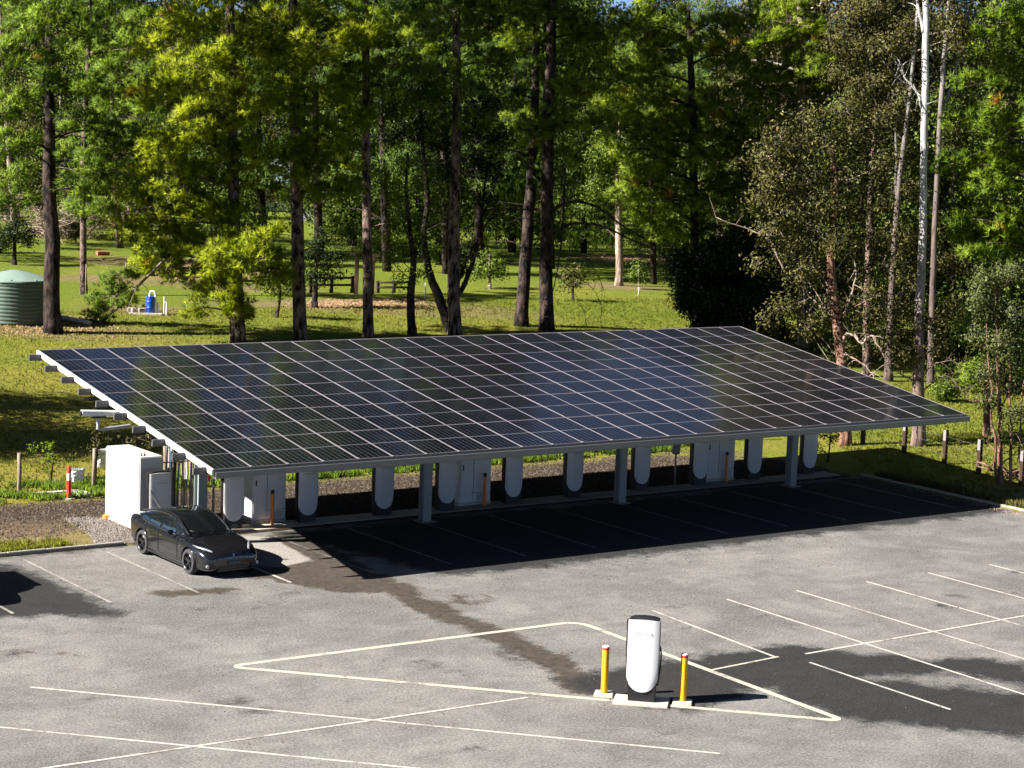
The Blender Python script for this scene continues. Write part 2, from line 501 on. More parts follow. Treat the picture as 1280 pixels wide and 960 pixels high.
M['leaf_dark'] = leaf_mat('leaf_dark', (0.008, 0.018, 0.005), (0.040, 0.058, 0.014), None, 0.2, 0.4)
M['leaf_brown'] = leaf_mat('leaf_brown', (0.060, 0.052, 0.028), (0.190, 0.155, 0.085), None, 0.2, 0.6)
M['blade'] = leaf_mat('blade', (0.115, 0.135, 0.014), (0.285, 0.275, 0.036), None, 0.35)
M['weed'] = leaf_mat('weed', (0.070, 0.130, 0.012), (0.220, 0.310, 0.035), None, 0.35)
M['blade_dry'] = leaf_mat('blade_dry', (0.130, 0.120, 0.025), (0.290, 0.250, 0.080), None, 0.3)
M['stone'] = leaf_mat('stone', (0.045, 0.038, 0.034), (0.22, 0.19, 0.17), None, 0.0, 0.9, soft=False)
M['clod'] = leaf_mat('clod', (0.015, 0.011, 0.008), (0.11, 0.085, 0.064), None, 0.0, 0.95, soft=False)
M['litter'] = leaf_mat('litter', (0.10, 0.05, 0.03), (0.34, 0.21, 0.13), None, 0.0, 0.95, soft=False)


# ------------------------------------------------------------------ object helpers
def tag(o, label=None, cat=None, group=None, kind=None):
    if label: o['label'] = label
    if cat: o['category'] = cat
    if group: o['group'] = group
    if kind: o['kind'] = kind
    return o


def thing(name, label, cat, loc=(0, 0, 0), rotz=0.0, group=None):
    o = D.objects.new(name, None)
    COL.objects.link(o)
    o.location = loc
    o.rotation_euler = (0, 0, rotz)
    o.empty_display_size = 0.3
    return tag(o, label, cat, group)


def link(name, mesh, mat=None, parent=None, loc=None, rot=None):
    if mat is not None:
        mats = mat if isinstance(mat, (list, tuple)) else [mat]
        if not mesh.materials:
            for q in mats: mesh.materials.append(M[q] if isinstance(q, str) else q)
    o = D.objects.new(name, mesh)
    COL.objects.link(o)
    if parent is not None: o.parent = parent
    if loc is not None: o.location = loc
    if rot is not None: o.rotation_euler = rot
    return o


def copy_tree(o, parent=None):
    c = o.copy()
    COL.objects.link(c)
    c.parent = parent
    for ch in list(o.children): copy_tree(ch, c)
    return c


class MB:
    """collects boxes, tubes and polygons in local metres; build() makes one mesh"""

    def __init__(s):
        s.bm = bmesh.new()

    def box(s, x0, x1, y0, y1, z0, z1, bev=0.0, mi=0, mat=None):
        v = [s.bm.verts.new(p) for p in ((x0, y0, z0), (x1, y0, z0), (x1, y1, z0), (x0, y1, z0), (x0, y0, z1), (x1, y0, z1), (x1, y1, z1), (x0, y1, z1))]
        fs = [s.bm.faces.new([v[i] for i in f]) for f in ((3, 2, 1, 0), (4, 5, 6, 7), (0, 1, 5, 4), (1, 2, 6, 5), (2, 3, 7, 6), (3, 0, 4, 7))]
        for f in fs: f.material_index = mi
        if mat is not None: bmesh.ops.transform(s.bm, matrix=mat, verts=v)
        if bev:
            es = list({e for f in fs for e in f.edges})
            bmesh.ops.bevel(s.bm, geom=es, offset=bev, segments=2, affect='EDGES', clamp_overlap=True)
        return s

    def tube(s, pts, rad, seg=8, cap=True, mi=0):
        pts = [Vector(p) for p in pts]
        if not hasattr(rad, '__len__'): rad = [rad] * len(pts)
        rings = []
        up = None
        for i, p in enumerate(pts):
            a = pts[max(i - 1, 0)]; b = pts[min(i + 1, len(pts) - 1)]
            d = (b - a)
            if d.length < 1e-9: d = Vector((0, 0, 1))
            d.normalize()
            if up is None:
                up = Vector((0, 0, 1)) if abs(d.z) < 0.9 else Vector((1, 0, 0))
            u = (up - d * up.dot(d))
            if u.length < 1e-6: u = d.orthogonal()
            u.normalize(); up = u
            w_ = d.cross(u)
            rings.append([s.bm.verts.new(p + (u * math.cos(t) + w_ * math.sin(t)) * rad[i]) for t in [2 * math.pi * k / seg for k in range(seg)]])
        for a, b in zip(rings, rings[1:]):
            for k in range(seg):
                f = s.bm.faces.new((a[k], a[(k + 1) % seg], b[(k + 1) % seg], b[k]))
                f.smooth = True; f.material_index = mi
        if cap:
            f = s.bm.faces.new(list(reversed(rings[0]))); f.material_index = mi
            f = s.bm.faces.new(rings[-1]); f.material_index = mi
        return s

    def lathe(s, prof, seg=24, cx=0, cy=0, mi=0, fn=None, cap=True):
        rings = []
        for r, z in prof:
            ring = []
            for k in range(seg):
                t = 2 * math.pi * k / seg
                rr = r * (fn(t, z) if fn else 1)
                ring.append(s.bm.verts.new((cx + rr * math.cos(t), cy + rr * math.sin(t), z)))
            rings.append(ring)
        for a, b in zip(rings, rings[1:]):
            for k in range(seg):
                f = s.bm.faces.new((a[k], a[(k + 1) % seg], b[(k + 1) % seg], b[k])); f.smooth = True; f.material_index = mi
        if cap:
            s.bm.faces.new(list(reversed(rings[0]))).material_index = mi
            s.bm.faces.new(rings[-1]).material_index = mi
        return s

    def prism(s, outline, y0, y1, mi=0, bev=0.0):
        """outline in (x, z), extruded along y"""
        a = [s.bm.verts.new((x, y0, z)) for x, z in outline]
        b = [s.bm.verts.new((x, y1, z)) for x, z in outline]
        n = len(a)
        fs = [s.bm.faces.new(a), s.bm.faces.new(list(reversed(b)))]
        for i in range(n):
            f = s.bm.faces.new((a[(i + 1) % n], a[i], b[i], b[(i + 1) % n])); fs.append(f)
        for f in fs: f.material_index = mi
        if bev:
            bmesh.ops.bevel(s.bm, geom=list(fs[0].edges), offset=bev, segments=2, affect='EDGES', clamp_overlap=True)
        return s

    def mesh(s, name='mesh', smooth_angle=None):
        bmesh.ops.recalc_face_normals(s.bm, faces=s.bm.faces[:])
        me = D.meshes.new(name)
        s.bm.to_mesh(me)
        s.bm.free()
        if smooth_angle:
            for p in me.polygons: p.use_smooth = True
            me.set_sharp_from_angle(angle=R(smooth_angle))
        return me

    def build(s, name, mat, parent=None, loc=None, rot=None, smooth=None):
        return link(name, s.mesh(name, smooth), mat, parent, loc, rot)


def np_mesh(name, verts, faces_flat, n_per, tint=None, smooth=False, nrm=None):
    me = D.meshes.new(name)
    nv = len(verts); nf = len(faces_flat) // n_per
    me.vertices.add(nv); me.vertices.foreach_set('co', np.ascontiguousarray(verts, dtype=np.float32).ravel())
    me.loops.add(len(faces_flat)); me.loops.foreach_set('vertex_index', np.ascontiguousarray(faces_flat, dtype=np.int32))
    me.polygons.add(nf)
    me.polygons.foreach_set('loop_start', np.arange(0, nf * n_per, n_per, dtype=np.int32))
    me.polygons.foreach_set('loop_total', np.full(nf, n_per, dtype=np.int32))
    if smooth: me.polygons.foreach_set('use_smooth', np.ones(nf, dtype=bool))
    me.update(calc_edges=True)
    if tint is not None:
        a = me.attributes.new('tint', 'FLOAT', 'POINT')
        a.data.foreach_set('value', np.ascontiguousarray(tint, dtype=np.float32))
    if nrm is not None:
        a = me.attributes.new('nrm', 'FLOAT_VECTOR', 'POINT')
        a.data.foreach_set('vector', np.ascontiguousarray(nrm, dtype=np.float32).ravel())
    return me


def set_attr(me, name, vals):
    a = me.attributes.new(name, 'FLOAT', 'POINT')
    a.data.foreach_set('value', np.ascontiguousarray(vals, dtype=np.float32))


def seg_dist(x, y, a, b):
    ax, ay = a; bx, by = b
    dx, dy = bx - ax, by - ay
    L2 = dx * dx + dy * dy + 1e-9
    t = np.clip(((x - ax) * dx + (y - ay) * dy) / L2, 0, 1)
    return np.hypot(x - ax - t * dx, y - ay - t * dy)


def poly_dist(x, y, pts):
    """signed distance to a polygon, negative inside"""
    d = np.full(x.shape, 1e9)
    inside = np.zeros(x.shape, bool)
    n = len(pts)
    for i in range(n):
        a, b = pts[i], pts[(i + 1) % n]
        d = np.minimum(d, seg_dist(x, y, a, b))
        cond = ((a[1] > y) != (b[1] > y))
        with np.errstate(divide='ignore', invalid='ignore'):
            xi = (b[0] - a[0]) * (y - a[1]) / (b[1] - a[1] + 1e-12) + a[0]
        inside ^= cond & (x < xi)
    return np.where(inside, -d, d)


def g2(px, py):
    """point of the z=0 plane on a line of sight (photograph pixels)"""
    d = ray(px, py)
    k = -CAM_POS[2] / d[2]
    P = CAM_POS + d * k
    return (float(P[0]), float(P[1]))


# ------------------------------------------------------------------ ground
def grid_mesh(name, xs, ys, zf):
    X, Y = np.meshgrid(xs, ys)
    Z = zf(X, Y)
    nx, ny = len(xs), len(ys)
    v = np.stack([X, Y, Z], -1).reshape(-1, 3)
    i, j = np.meshgrid(np.arange(nx - 1), np.arange(ny - 1))
    a = (j * nx + i).ravel()
    f = np.stack([a, a + 1, a + 1 + nx, a + nx], -1).ravel()
    me = np_mesh(name, v, f, 4, smooth=True)
    return me, X.ravel(), Y.ravel()


def axis(fine0, fine1, step, far0, far1, extra=()):
    a = list(np.arange(fine0, fine1 + 1e-6, step))
    lo, s = fine0, step
    while lo > far0:
        s *= 1.25; lo -= s; a.append(lo)
    hi, s = fine1, step
    while hi < far1:
        s *= 1.25; hi += s; a.append(hi)
    return np.array(sorted(set([round(v, 4) for v in a] + list(extra))))


xs = axis(-14, 60, 0.5, -1500, 1600, (30.49, 30.51))
ys = axis(-20, 90, 0.5, -900, 2200, (5.59, 5.61))
me, GX, GY = grid_mesh('ground', xs, ys, terrain)
# bare soil strip behind the chargers, crushed rock side, bare patches under trees
soil = poly_dist(GX, GY, [(-14, 8.3), (0, 8.0), (0.6, 5.0), (30, 5.0), (30.2, 9.5), (26, 12.3), (-1.5, 12.6), (-14, 12.6)])
set_attr(me, 'soil', soil)
bare = np.full(GX.shape, 1e3)
for (px, py, rx, ry) in ((40, 408, 6, 2.0), (10, 670, 4.0, 1.2), (70, 665, 2.2, 0.8), (230, 330, 7, 3), (150, 350, 5, 1.5), (470, 385, 9, 2.0), (775, 358, 3, 2), (800, 325, 7, 2), (300, 360, 4, 1.5), (180, 388, 3, 1.5), (1275, 620, 2, 1.5), (560, 384, 4, 1)):
    c, _ = on_ground(px, py)
    u = ((GX - c.x) * CAM_R[0] + (GY - c.y) * CAM_R[1]) / rx
    v = ((GX - c.x) * CAM_F[0] + (GY - c.y) * CAM_F[1]) / (ry * 1.6)
    bare = np.minimum(bare, (np.hypot(u, v) - 1) * min(rx, ry) * 1.2)
# pink crusher-dust strip seen under the canopy, beyond the soil
bare = np.minimum(bare, poly_dist(GX, GY, [(15, 17.5), (29, 17.0), (31, 20.0), (17, 21.0)]))
set_attr(me, 'bare', bare)
dry = 0.20 * np.exp(-((GY - 22) / 14.0) ** 2) * (1 - sstep(20, 36, GX)) - 0.10 * sstep(34, 60, GY)
set_attr(me, 'dry', dry)
tag(link('ground', me, 'ground'), kind='structure')

# car park sheet
xs = np.arange(-24, 30.501, 0.25)
ys = np.arange(-26, 5.601, 0.2)
me, AX, AY = grid_mesh('car_park', xs, ys, lambda x, y: x * 0)


def path_dist(pts, w_):
    d = np.full(AX.shape, 1e9)
    for i in range(len(pts) - 1):
        d = np.minimum(d, seg_dist(AX, AY, pts[i], pts[i + 1]))
    return d - w_


mud = poly_dist(AX, AY, [g2(*p) for p in ((330, 672), (352, 664), (380, 664), (470, 716), (520, 735), (470, 741), (430, 742), (380, 733), (310, 722), (300, 712), (350, 708), (385, 700), (350, 682))])
mud = np.minimum(mud, path_dist([g2(*p) for p in ((468, 722), (510, 745), (560, 770), (600, 785), (650, 806), (700, 835), (735, 862))], 0.50))
mud = np.minimum(mud, path_dist([g2(*p) for p in ((205, 742), (240, 741), (285, 736))], 0.32))
mud = np.minimum(mud, path_dist([g2(*p) for p in ((575, 745), (600, 742), (618, 748), (596, 755), (572, 752))], 0.10))
mud = np.minimum(mud, path_dist([g2(*p) for p in ((0, 815), (60, 815), (130, 821))], 0.03))
mud = np.minimum(mud, path_dist([(-14, 5.5), (0.5, 5.5)], 0.12))
set_attr(me, 'mud', mud)
tar_and_shade = poly_dist(AX, AY, [g2(*p) for p in ((700, 850), (800, 830), (970, 806), (1050, 812), (1150, 822), (1290, 826), (1330, 900), (1290, 925), (1120, 905), (1040, 899), (960, 862), (860, 890), (740, 868), (640, 822))])
tar_and_shade = np.maximum(tar_and_shade, -poly_dist(AX, AY, [g2(*p) for p in ((1080, 848), (1180, 842), (1290, 858), (1290, 866), (1180, 856))]))
tar_and_shade = np.minimum(tar_and_shade, poly_dist(AX, AY, [(5.0, 5.3), (30.5, 5.3), (30.5, -2.2), (20, -2.25), (9, -2.3), (6.2, -2.1)]))  # canopy shade painted into the asphalt, plus the real dark band in front
tar_and_shade = np.minimum(tar_and_shade, poly_dist(AX, AY, [g2(*p) for p in ((-60, 700), (20, 708), (90, 735), (150, 765), (150, 772), (60, 771), (-60, 775))]))  # wet patch, with the wagon's shadow painted in as well
for q in range(70):
    bx_, by_ = (RNG.uniform(-14, 29), RNG.uniform(-19, 4)) if q % 2 else (2.016 + 2.6843 * RNG.integers(-4, 9) + 1.34 + RNG.normal(0, .15), RNG.uniform(-12, -8.5))
    tar_and_shade = np.minimum(tar_and_shade, np.hypot((AX - bx_) / RNG.uniform(.7, 2.2), AY - by_) - RNG.uniform(-.25, .12) + .0)
set_attr(me, 'tar_and_shade', tar_and_shade)
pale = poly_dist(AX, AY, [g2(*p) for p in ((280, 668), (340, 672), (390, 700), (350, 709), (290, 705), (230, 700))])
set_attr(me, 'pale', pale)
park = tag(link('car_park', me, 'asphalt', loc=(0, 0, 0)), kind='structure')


# kerbs: cast lengths butted end to end
kerb_l = MB().box(-0.6, 0.592, -0.07, 0.07, -0.05, 0.11, 0.015).mesh('kerb_stone')
kr = D.objects.new('kerb', None); COL.objects.link(kr); tag(kr, kind='structure')
for i in range(20):
    link('kerb_stone', kerb_l, 'concrete', kr, (-23.4 + 1.2 * i, 5.67, random.uniform(-.006, .006)))
for i in range(25):
    link('kerb_stone', kerb_l, 'concrete', kr, (30.57, 4.9 - 1.2 * i, random.uniform(-.006, .006)), (0, 0, R(90)))


# ------------------------------------------------------------------ painted lines
def strip(pts, w_, mat, z=0.004, name='parking_line', closed=False, sub=1):
    P = [Vector((p[0], p[1], 0)) for p in pts]
    n = len(P)
    bm = bmesh.new()
    L, Rr = [], []
    for i in range(n):
        a = P[(i - 1) % n] if (closed or i > 0) else P[i]
        b = P[(i + 1) % n] if (closed or i < n - 1) else P[i]
        d1 = (P[i] - a); d2 = (b - P[i])
        if d1.length < 1e-6: d1 = d2
        if d2.length < 1e-6: d2 = d1
        d1.normalize(); d2.normalize()
        t = (d1 + d2).normalized()
        nn = Vector((-t.y, t.x, 0))
        k = w_ / 2 / max(0.5, nn.dot(Vector((-d1.y, d1.x, 0))))
        L.append(bm.verts.new((P[i] + nn * k) + Vector((0, 0, z)))); Rr.append(bm.verts.new((P[i] - nn * k) + Vector((0, 0, z))))
    for i in range(n if closed else n - 1):
        j = (i + 1) % n
        bm.faces.new((Rr[i], Rr[j], L[j], L[i]))
    me = D.meshes.new(name); bm.to_mesh(me); bm.free()
    return link(name, me, mat, park)


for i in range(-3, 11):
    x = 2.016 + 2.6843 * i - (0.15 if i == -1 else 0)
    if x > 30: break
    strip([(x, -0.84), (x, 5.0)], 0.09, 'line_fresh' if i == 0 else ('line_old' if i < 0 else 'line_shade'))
for (x, x2, y0, y1) in ((9.05, 8.66, -8.02, -13.25), (11.79, 11.6, -7.93, -18.7), (14.36, 14.2, -8.01, -18.6), (17.08, 16.95, -8.08, -18.6), (19.70, 19.6, -8.05, -18.6), (22.4, 22.3, -8.05, -18.6), (25.1, 25.0, -8.05, -18.6), (27.8, 27.7, -8.05, -18.6)):
    strip([(x, y0), (x2, y1)], 0.085, 'line_fresh')
strip([(9.07, -14.04), (9.05, -18.64)], 0.085, 'line_fresh')
strip([(6.37, -13.46), (8.75, -13.28)], 0.085, 'line_island', 0.008)
strip([(9.55, -13.40), (17.95, -13.2), (28, -13.1)], 0.085, 'line_fresh', 0.008)
strip([(-8.27, -7.38), (2.16, -18.58)], 0.085, 'line_fresh')
strip([(-9.97, -9.9), (-3.3, -17.0)], 0.085, 'line_fresh')
strip([(-14.0, -12.75), (-10.17, -12.87), (1.08, -13.3)], 0.085, 'line_fresh', 0.008)
# the island outline, rounded corners
A_, B_, C_ = Vector(g2(297, 832)), Vector(g2(722, 777)), Vector(g2(1047, 899))


def rounded(pts, radii, n=7):
    out = []
    N = len(pts)
    for i in range(N):
        p = pts[i]; a = (pts[i - 1] - p).normalized(); b = (pts[(i + 1) % N] - p).normalized()
        ang = a.angle(b); r = radii[i]
        t = r / math.tan(ang / 2)
        c = p + (a + b).normalized() * (r / math.sin(ang / 2))
        s_, e_ = p + a * t, p + b * t
        a0 = math.atan2((s_ - c).y, (s_ - c).x); a1 = math.atan2((e_ - c).y, (e_ - c).x)
        d = (a1 - a0 + math.pi) % (2 * math.pi) - math.pi
        for k in range(n + 1):
            th = a0 + d * k / n
            out.append((c.x + r * math.cos(th), c.y + r * math.sin(th)))
    return out


strip(rounded([A_ + Vector((-.28, .03)), B_, C_ + Vector((.05, -.22))], (0.16, 0.5, 0.15)), 0.19, 'line_island', 0.006, closed=True)


# ------------------------------------------------------------------ canopy
H0, TILT, PW, PL = 3.1767, 0.1579, 1.154, 2.465
NX, NY = 26, 5
CT, ST = math.cos(TILT), math.sin(TILT)
W_ROOF, L_ROOF = NX * PW, NY * PL
canopy = thing('solar_canopy', 'long tilted canopy of dark solar panels on grey steel posts over the charging bays', 'solar canopy', (0, 0, 0))


def slope(u, dz=0.0):
    """(y, z) at u metres up the slope, dz below/above the panel face"""
    return (u * CT - dz * ST, H0 + u * ST + dz * CT)


fw_, fl_ = PW - 0.014, PL - 0.014
b = MB()
for (x0, x1, y0, y1) in ((0, fw_, 0, 0.014), (0, fw_, fl_ - 0.014, fl_), (0, 0.014, 0.014, fl_ - 0.014), (fw_ - 0.014, fw_, 0.014, fl_ - 0.014)):
    b.box(x0, x1, y0, y1, -0.038, 0)
frame_me = b.mesh('solar_panel')
glass_me = MB().box(0.014, fw_ - 0.014, 0.014, fl_ - 0.014, -0.03, -0.003).mesh('panel_glass')
for j in range(NY):
    for i in range(NX):
        y, z = slope(j * PL)
        f = link('solar_panel', frame_me, 'aluminium', canopy, (i * PW + 0.007, y, z + random.uniform(-.003, .003)), (TILT + random.uniform(-.0012, .0012), random.uniform(-.0012, .0012), 0))
        link('panel_glass', glass_me, 'solar_cells', f)
# purlins run the length of the roof and stick out at the left end
purl_me = MB().box(-0.44, W_ROOF + 0.08, -0.035, 0.035, -0.24, -0.045).mesh('purlin')
for k in range(10):
    u = 0.35 + k * (L_ROOF - 0.7) / 9
    y, z = slope(u)
    link('purlin', purl_me, 'galvanised', canopy, (0, y, z), (TILT, 0, 0))
# rafters on the posts
POSTX = [2.17 + 8.063 * i for i in range(4)]
for x in POSTX:
    b = MB()
    b.prism([(0, 0), (0.3, -0.16), (6, -0.42), (L_ROOF * 0.96, -0.12), (L_ROOF * 0.96, 0), ], -0.09, 0.09)
    o = b.build('rafter', 'grey_steel', canopy, (x, slope(0.2, -0.245)[0], slope(0.2, -0.245)[1]))
    o.rotation_euler = (Matrix.Rotation(R(90), 3, 'Z') @ Matrix.Rotation(-TILT, 3, 'Y')).to_euler()
    zt = slope(4.97, -0.5)[1]
    p = MB()
    p.box(-0.15, 0.15, -0.15, -0.125, 0.0, zt + .1).box(-0.15, 0.15, 0.125, 0.15, 0.0, zt + .1).box(-0.06, 0.06, -0.125, 0.125, 0.0, zt + .1)
    po = p.build('post', 'post_steel', canopy, (x, 4.97, 0))
    MB().box(-0.28, 0.28, -0.28, 0.28, 0.0, 0.03).build('base_plate', 'grey_steel', po)
    ft = MB().box(-0.45, 0.45, -0.45, 0.45, -0.1, -0.002, 0.02)
    ft.build('footing', 'concrete', po)
    br = MB()
    br.prism([(-0.9, 0.0), (-0.15, -0.75), (0.15, -0.75), (0.9, 0.2)], -0.05, 0.05)
    link('haunch', br.mesh('haunch'), 'post_steel', canopy, (x, 4.97, zt + 0.05), (0, 0, R(90)))
# gutter along the low edge and a rail behind it
g = MB()
g.box(-0.02, W_ROOF + 0.05, -0.16, -0.012, -0.235, -0.22)
g.box(-0.02, W_ROOF + 0.05, -0.175, -0.16, -0.235, -0.065)
g.box(-0.02, W_ROOF + 0.05, -0.012, 0.0, -0.22, -0.05)
g.box(-0.02, W_ROOF + 0.05, -0.19, -0.175, -0.08, -0.065)
g.build('gutter', 'grey_steel', canopy, (0, 0, H0))
MB().box(3.4, W_ROOF - 0.4, 0.5, 0.55, -0.40, -0.33).build('cable_tray', 'grey_steel', canopy, (0, 0, H0))
# white end trim along the left edge of the panels
e = MB().box(-0.05, -0.002, 0.0, L_ROOF, -0.16, 0.0).build('edge_trim', 'white_paint', canopy, (0, 0, H0), (TILT, 0, 0))
MB().box(W_ROOF, W_ROOF + 0.03, 0.0, L_ROOF, -0.10, 0.0).build('edge_trim', 'aluminium', canopy, (0, 0, H0), (TILT, 0, 0))
MB().box(-0.05, W_ROOF, L_ROOF, L_ROOF + 0.03, -0.10, 0.0).build('edge_trim', 'aluminium', canopy, (0, 0, H0), (TILT, 0, 0))
# white clamps proud of the joints along the gutter edge
cl = MB().box(-0.035, 0.035, -0.03, 0.05, 0.0, 0.014).mesh('clamp')
for i in range(1, NX):
    link('clamp', cl, 'aluminium', canopy, (i * PW, 0.0, H0 + 0.004), (TILT, 0, 0))
# security camera and its conduit off the left end
y, z = slope(6.2, -0.30)
cc = thing('security_camera', 'white tube shaped security camera on a bent arm at the left end of the canopy', 'security camera', (-0.2, y, z))
MB().tube([(-0.95, 0.0, 0.10), (0.25, 0, 0.02)], 0.095, 14).build('housing', 'white_paint', cc, smooth=40)
MB().tube([(-1.0, 0.0, 0.092), (-0.951, 0, 0.088)], 0.075, 14).build('lens', 'black_plastic', cc)
MB().box(-0.62, -0.18, -0.05, 0.05, -0.08, -0.035).build('sun_bracket', 'black_plastic', cc)
MB().tube([(-0.42, 0, -0.08), (-0.42, 0, -0.40), (-0.30, 0, -0.42), (0.6, 0, -0.36)], 0.05, 10).build('arm', 'pipe_grey', cc, smooth=40)


# ------------------------------------------------------------------ chargers
def text_mesh(s, size, depth):
    cu = D.curves.new('lettering', 'FONT')
    cu.body = s; cu.size = size; cu.extrude = depth; cu.align_x = 'CENTER'; cu.align_y = 'CENTER'
    cu.space_character = 2.0
    cu.resolution_u = 3
    o = D.objects.new('tmp', cu); COL.objects.link(o)
    bpy.context.view_layer.update()
    me = D.meshes.new_from_object(o.evaluated_get(bpy.context.evaluated_depsgraph_get()))
    D.objects.remove(o); D.curves.remove(cu)
    return me


LET = text_mesh('TESLA', 0.072, 0.002)


def make_charger(label, loc, rz, group=None):
    t = thing('charging_post', label, 'charger', loc, rz, group)
    # black body, slightly waisted, rounded top
    W2, D2, H = 0.335, 0.17, 1.93
    out = [(-0.30, 0.0), (0.30, 0.0), (0.315, 0.5), (0.325, 1.1), (0.335, H - 0.055), (0.22, H - 0.015), (0.0, H), (-0.22, H - 0.015), (-0.335, H - 0.055), (-0.335, 1.1), (-0.325, 0.5)]
    MB().prism(out, -0.10, D2, bev=0.02).build('housing', 'black_plastic', t, smooth=30)
    # white front cover: a stadium, flat top, round bottom, gently bowed
    bm = bmesh.new()
    cols = 16
    hw = 0.352

    def bottom(x):
        r = 0.33
        q = min(1, abs(x) / hw)
        return 0.22 + r * 1.15 * (1 - math.sqrt(max(0, 1 - q * q)))
    rows = [0, .04, .1, .2, .4, .7, 1]
    grid = []
    for i in range(cols + 1):
        x = -hw * math.cos(math.pi * i / cols)
        zb = bottom(x); zt = H - 0.055 - 0.02 * (x / hw) ** 2
        yb = -0.155 + 0.055 * (abs(x) / hw) ** 3
        grid.append([bm.verts.new((x, yb + 0.02 * max(0, (1 - k * 6)) ** 2, zb + (zt - zb) * k)) for k in rows])
    back = [[bm.verts.new((v.co.x, -0.06, v.co.z)) for v in c] for c in grid]
    for i in range(cols):
        for k in range(len(rows) - 1):
            bm.faces.new((grid[i][k], grid[i + 1][k], grid[i + 1][k + 1], grid[i][k + 1]))
            bm.faces.new((back[i][k + 1], back[i + 1][k + 1], back[i + 1][k], back[i][k]))
        bm.faces.new((grid[i][0], back[i][0], back[i + 1][0], grid[i + 1][0]))
        bm.faces.new((grid[i][-1], grid[i + 1][-1], back[i + 1][-1], back[i][-1]))
    for i, s_ in ((0, 1), (cols, -1)):
        for k in range(len(rows) - 1):
            q = (grid[i][k], grid[i][k + 1], back[i][k + 1], back[i][k])
            bm.faces.new(q if s_ > 0 else tuple(reversed(q)))
    bmesh.ops.remove_doubles(bm, verts=bm.verts[:], dist=1e-5)
    bmesh.ops.recalc_face_normals(bm, faces=bm.faces[:])
    me = D.meshes.new('front_cover'); bm.to_mesh(me); bm.free()
    for p in me.polygons: p.use_smooth = True
    me.set_sharp_from_angle(angle=R(40))
    link('front_cover', me, 'charger_white', t)
    # thin dark red rim light strip round the cover
    pts = [(-hw - .006, -0.066, 1.86)] + [(x * 1.02, -0.066, bottom(x) - 0.012) for x in [-hw * math.cos(math.pi * k / 14) for k in range(15)]] + [(hw + .006, -0.066, 1.86)]
    MB().tube(pts, 0.011, 6).build('rim_strip', 'text_dark', t)
    link('lettering', LET, 'text_grey', t, (0.02, -0.158, 1.56), (R(90), 0, 0))
    # holster on the left, cable looping down the right
    h = MB().box(-0.40, -0.335, -0.04, 0.10, 1.58, 1.84, 0.015).build('plug_holster', 'black_plastic', t)
    MB().tube([(-0.37, 0.0, 1.62), (-0.385, 0, 1.3), (-0.37, 0, 0.8), (-0.34, 0, 0.45)], 0.02, 8).build('cable_guide', 'black_plastic', t, smooth=50)
    MB().tube([(0.32, 0.02, 1.30), (0.37, 0.0, 1.26), (0.40, 0, 1.1), (0.39, 0, 0.8), (0.37, 0, 0.55), (0.34, 0.05, 0.36), (0.30, 0.13, 0.42)], 0.020, 8).build('charging_cable', 'rubber', t, smooth=50)
    return t


HAS_CAR_CHARGER = (1.61, 6.67)
row = [(4.0, 6.38), (6.60, 6.30), (9.42, 6.25), (11.85, 6.20), (14.60, 6.25), (17.25, 6.30), (20.40, 6.45), (23.15, 6.45), (25.90, 6.55), (28.79, 6.60)]
row_lab = ['white charging post standing between the dark car and the nearest grey cabinet',
           'white charging post just right of the nearest cabinet, half in shade',
           'white charging post under the canopy, standing alone left of the second steel post',
           'white charging post touching the left side of the middle cabinet',
           'white charging post just right of the middle cabinet in deep shade',
           'white charging post standing alone left of the third steel post',
           'white charging post just right of the third steel post',
           'white charging post touching the left side of the farthest cabinet',
           'white charging post just right of the farthest cabinet',
           'white charging post partly hidden behind the farthest steel post']
GR = 'charging posts in a row under the canopy'
proto = make_charger(row_lab[0], (row[0][0], row[0][1], 0.06), 0, GR)
for (x, y), lb in zip(row[1:], row_lab[1:]):
    c = copy_tree(proto); c.location = (x, y, 0.06); c['label'] = lb
c = copy_tree(proto); c.location = (1.60, 6.60, 0.06); c['label'] = 'white charging post behind the dark car, beside the big white cabinet'
# the cable of that post is plugged into the car
plug_cable = MB().tube([(1.27, 6.62, 1.68), (1.28, 6.45, 1.3), (1.36, 6.1, 1.0), (1.42, 5.75, 0.82), (1.0, 5.45, 0.80), (0.4, 5.30, 0.86)], 0.02, 8).build('plugged_cable', 'rubber', None, smooth=50)
tag(plug_cable, 'black charging cable running from the post behind the car to its tail', 'cable')
fc = copy_tree(proto)
fang = R(-44)
FC = (3.10, -14.85)
fc.location = (FC[0], FC[1], 0.055); fc.rotation_euler = (0, 0, fang)
fc['label'] = 'white charging post standing in the open between two yellow bollards'
del fc['group']
for ch in fc.children:
    if ch.name.startswith('lettering'):
        ch.data = ch.data.copy(); ch.data.materials.clear(); ch.data.materials.append(M['text_faint'])
fx_, fy_ = math.cos(fang), math.sin(fang)
pad = MB().box(-0.62, 0.62, -0.30, 0.42, -0.02, 0.055, 0.015).build('charger_plinth', 'concrete_pale', None, (FC[0], FC[1], 0), (0, 0, fang))
tag(pad, 'pale concrete plinth under the open air charging post', 'plinth')


def bollard(label, loc, rz=0.0):
    t = thing('bollard', label, 'bollard', loc, rz, 'yellow bollards beside the open air charging post')
    MB().lathe([(0.078, 0.05), (0.078, 1.06)], 20).build('pipe', 'yellow_paint', t, smooth=40)
    MB().lathe([(0.0805, 1.075), (0.0805, 1.115)], 20).build('reflective_band', 'red_paint', t, smooth=40)
    MB().lathe([(0.082, 1.116), (0.08, 1.145), (0.04, 1.16), (0.001, 1.162)], 20).build('cap', 'white_paint', t, smooth=60)
    MB().box(-0.22, 0.22, -0.20, 0.20, -0.02, 0.065, 0.015).build('footing', 'concrete_pale', t)
    return t


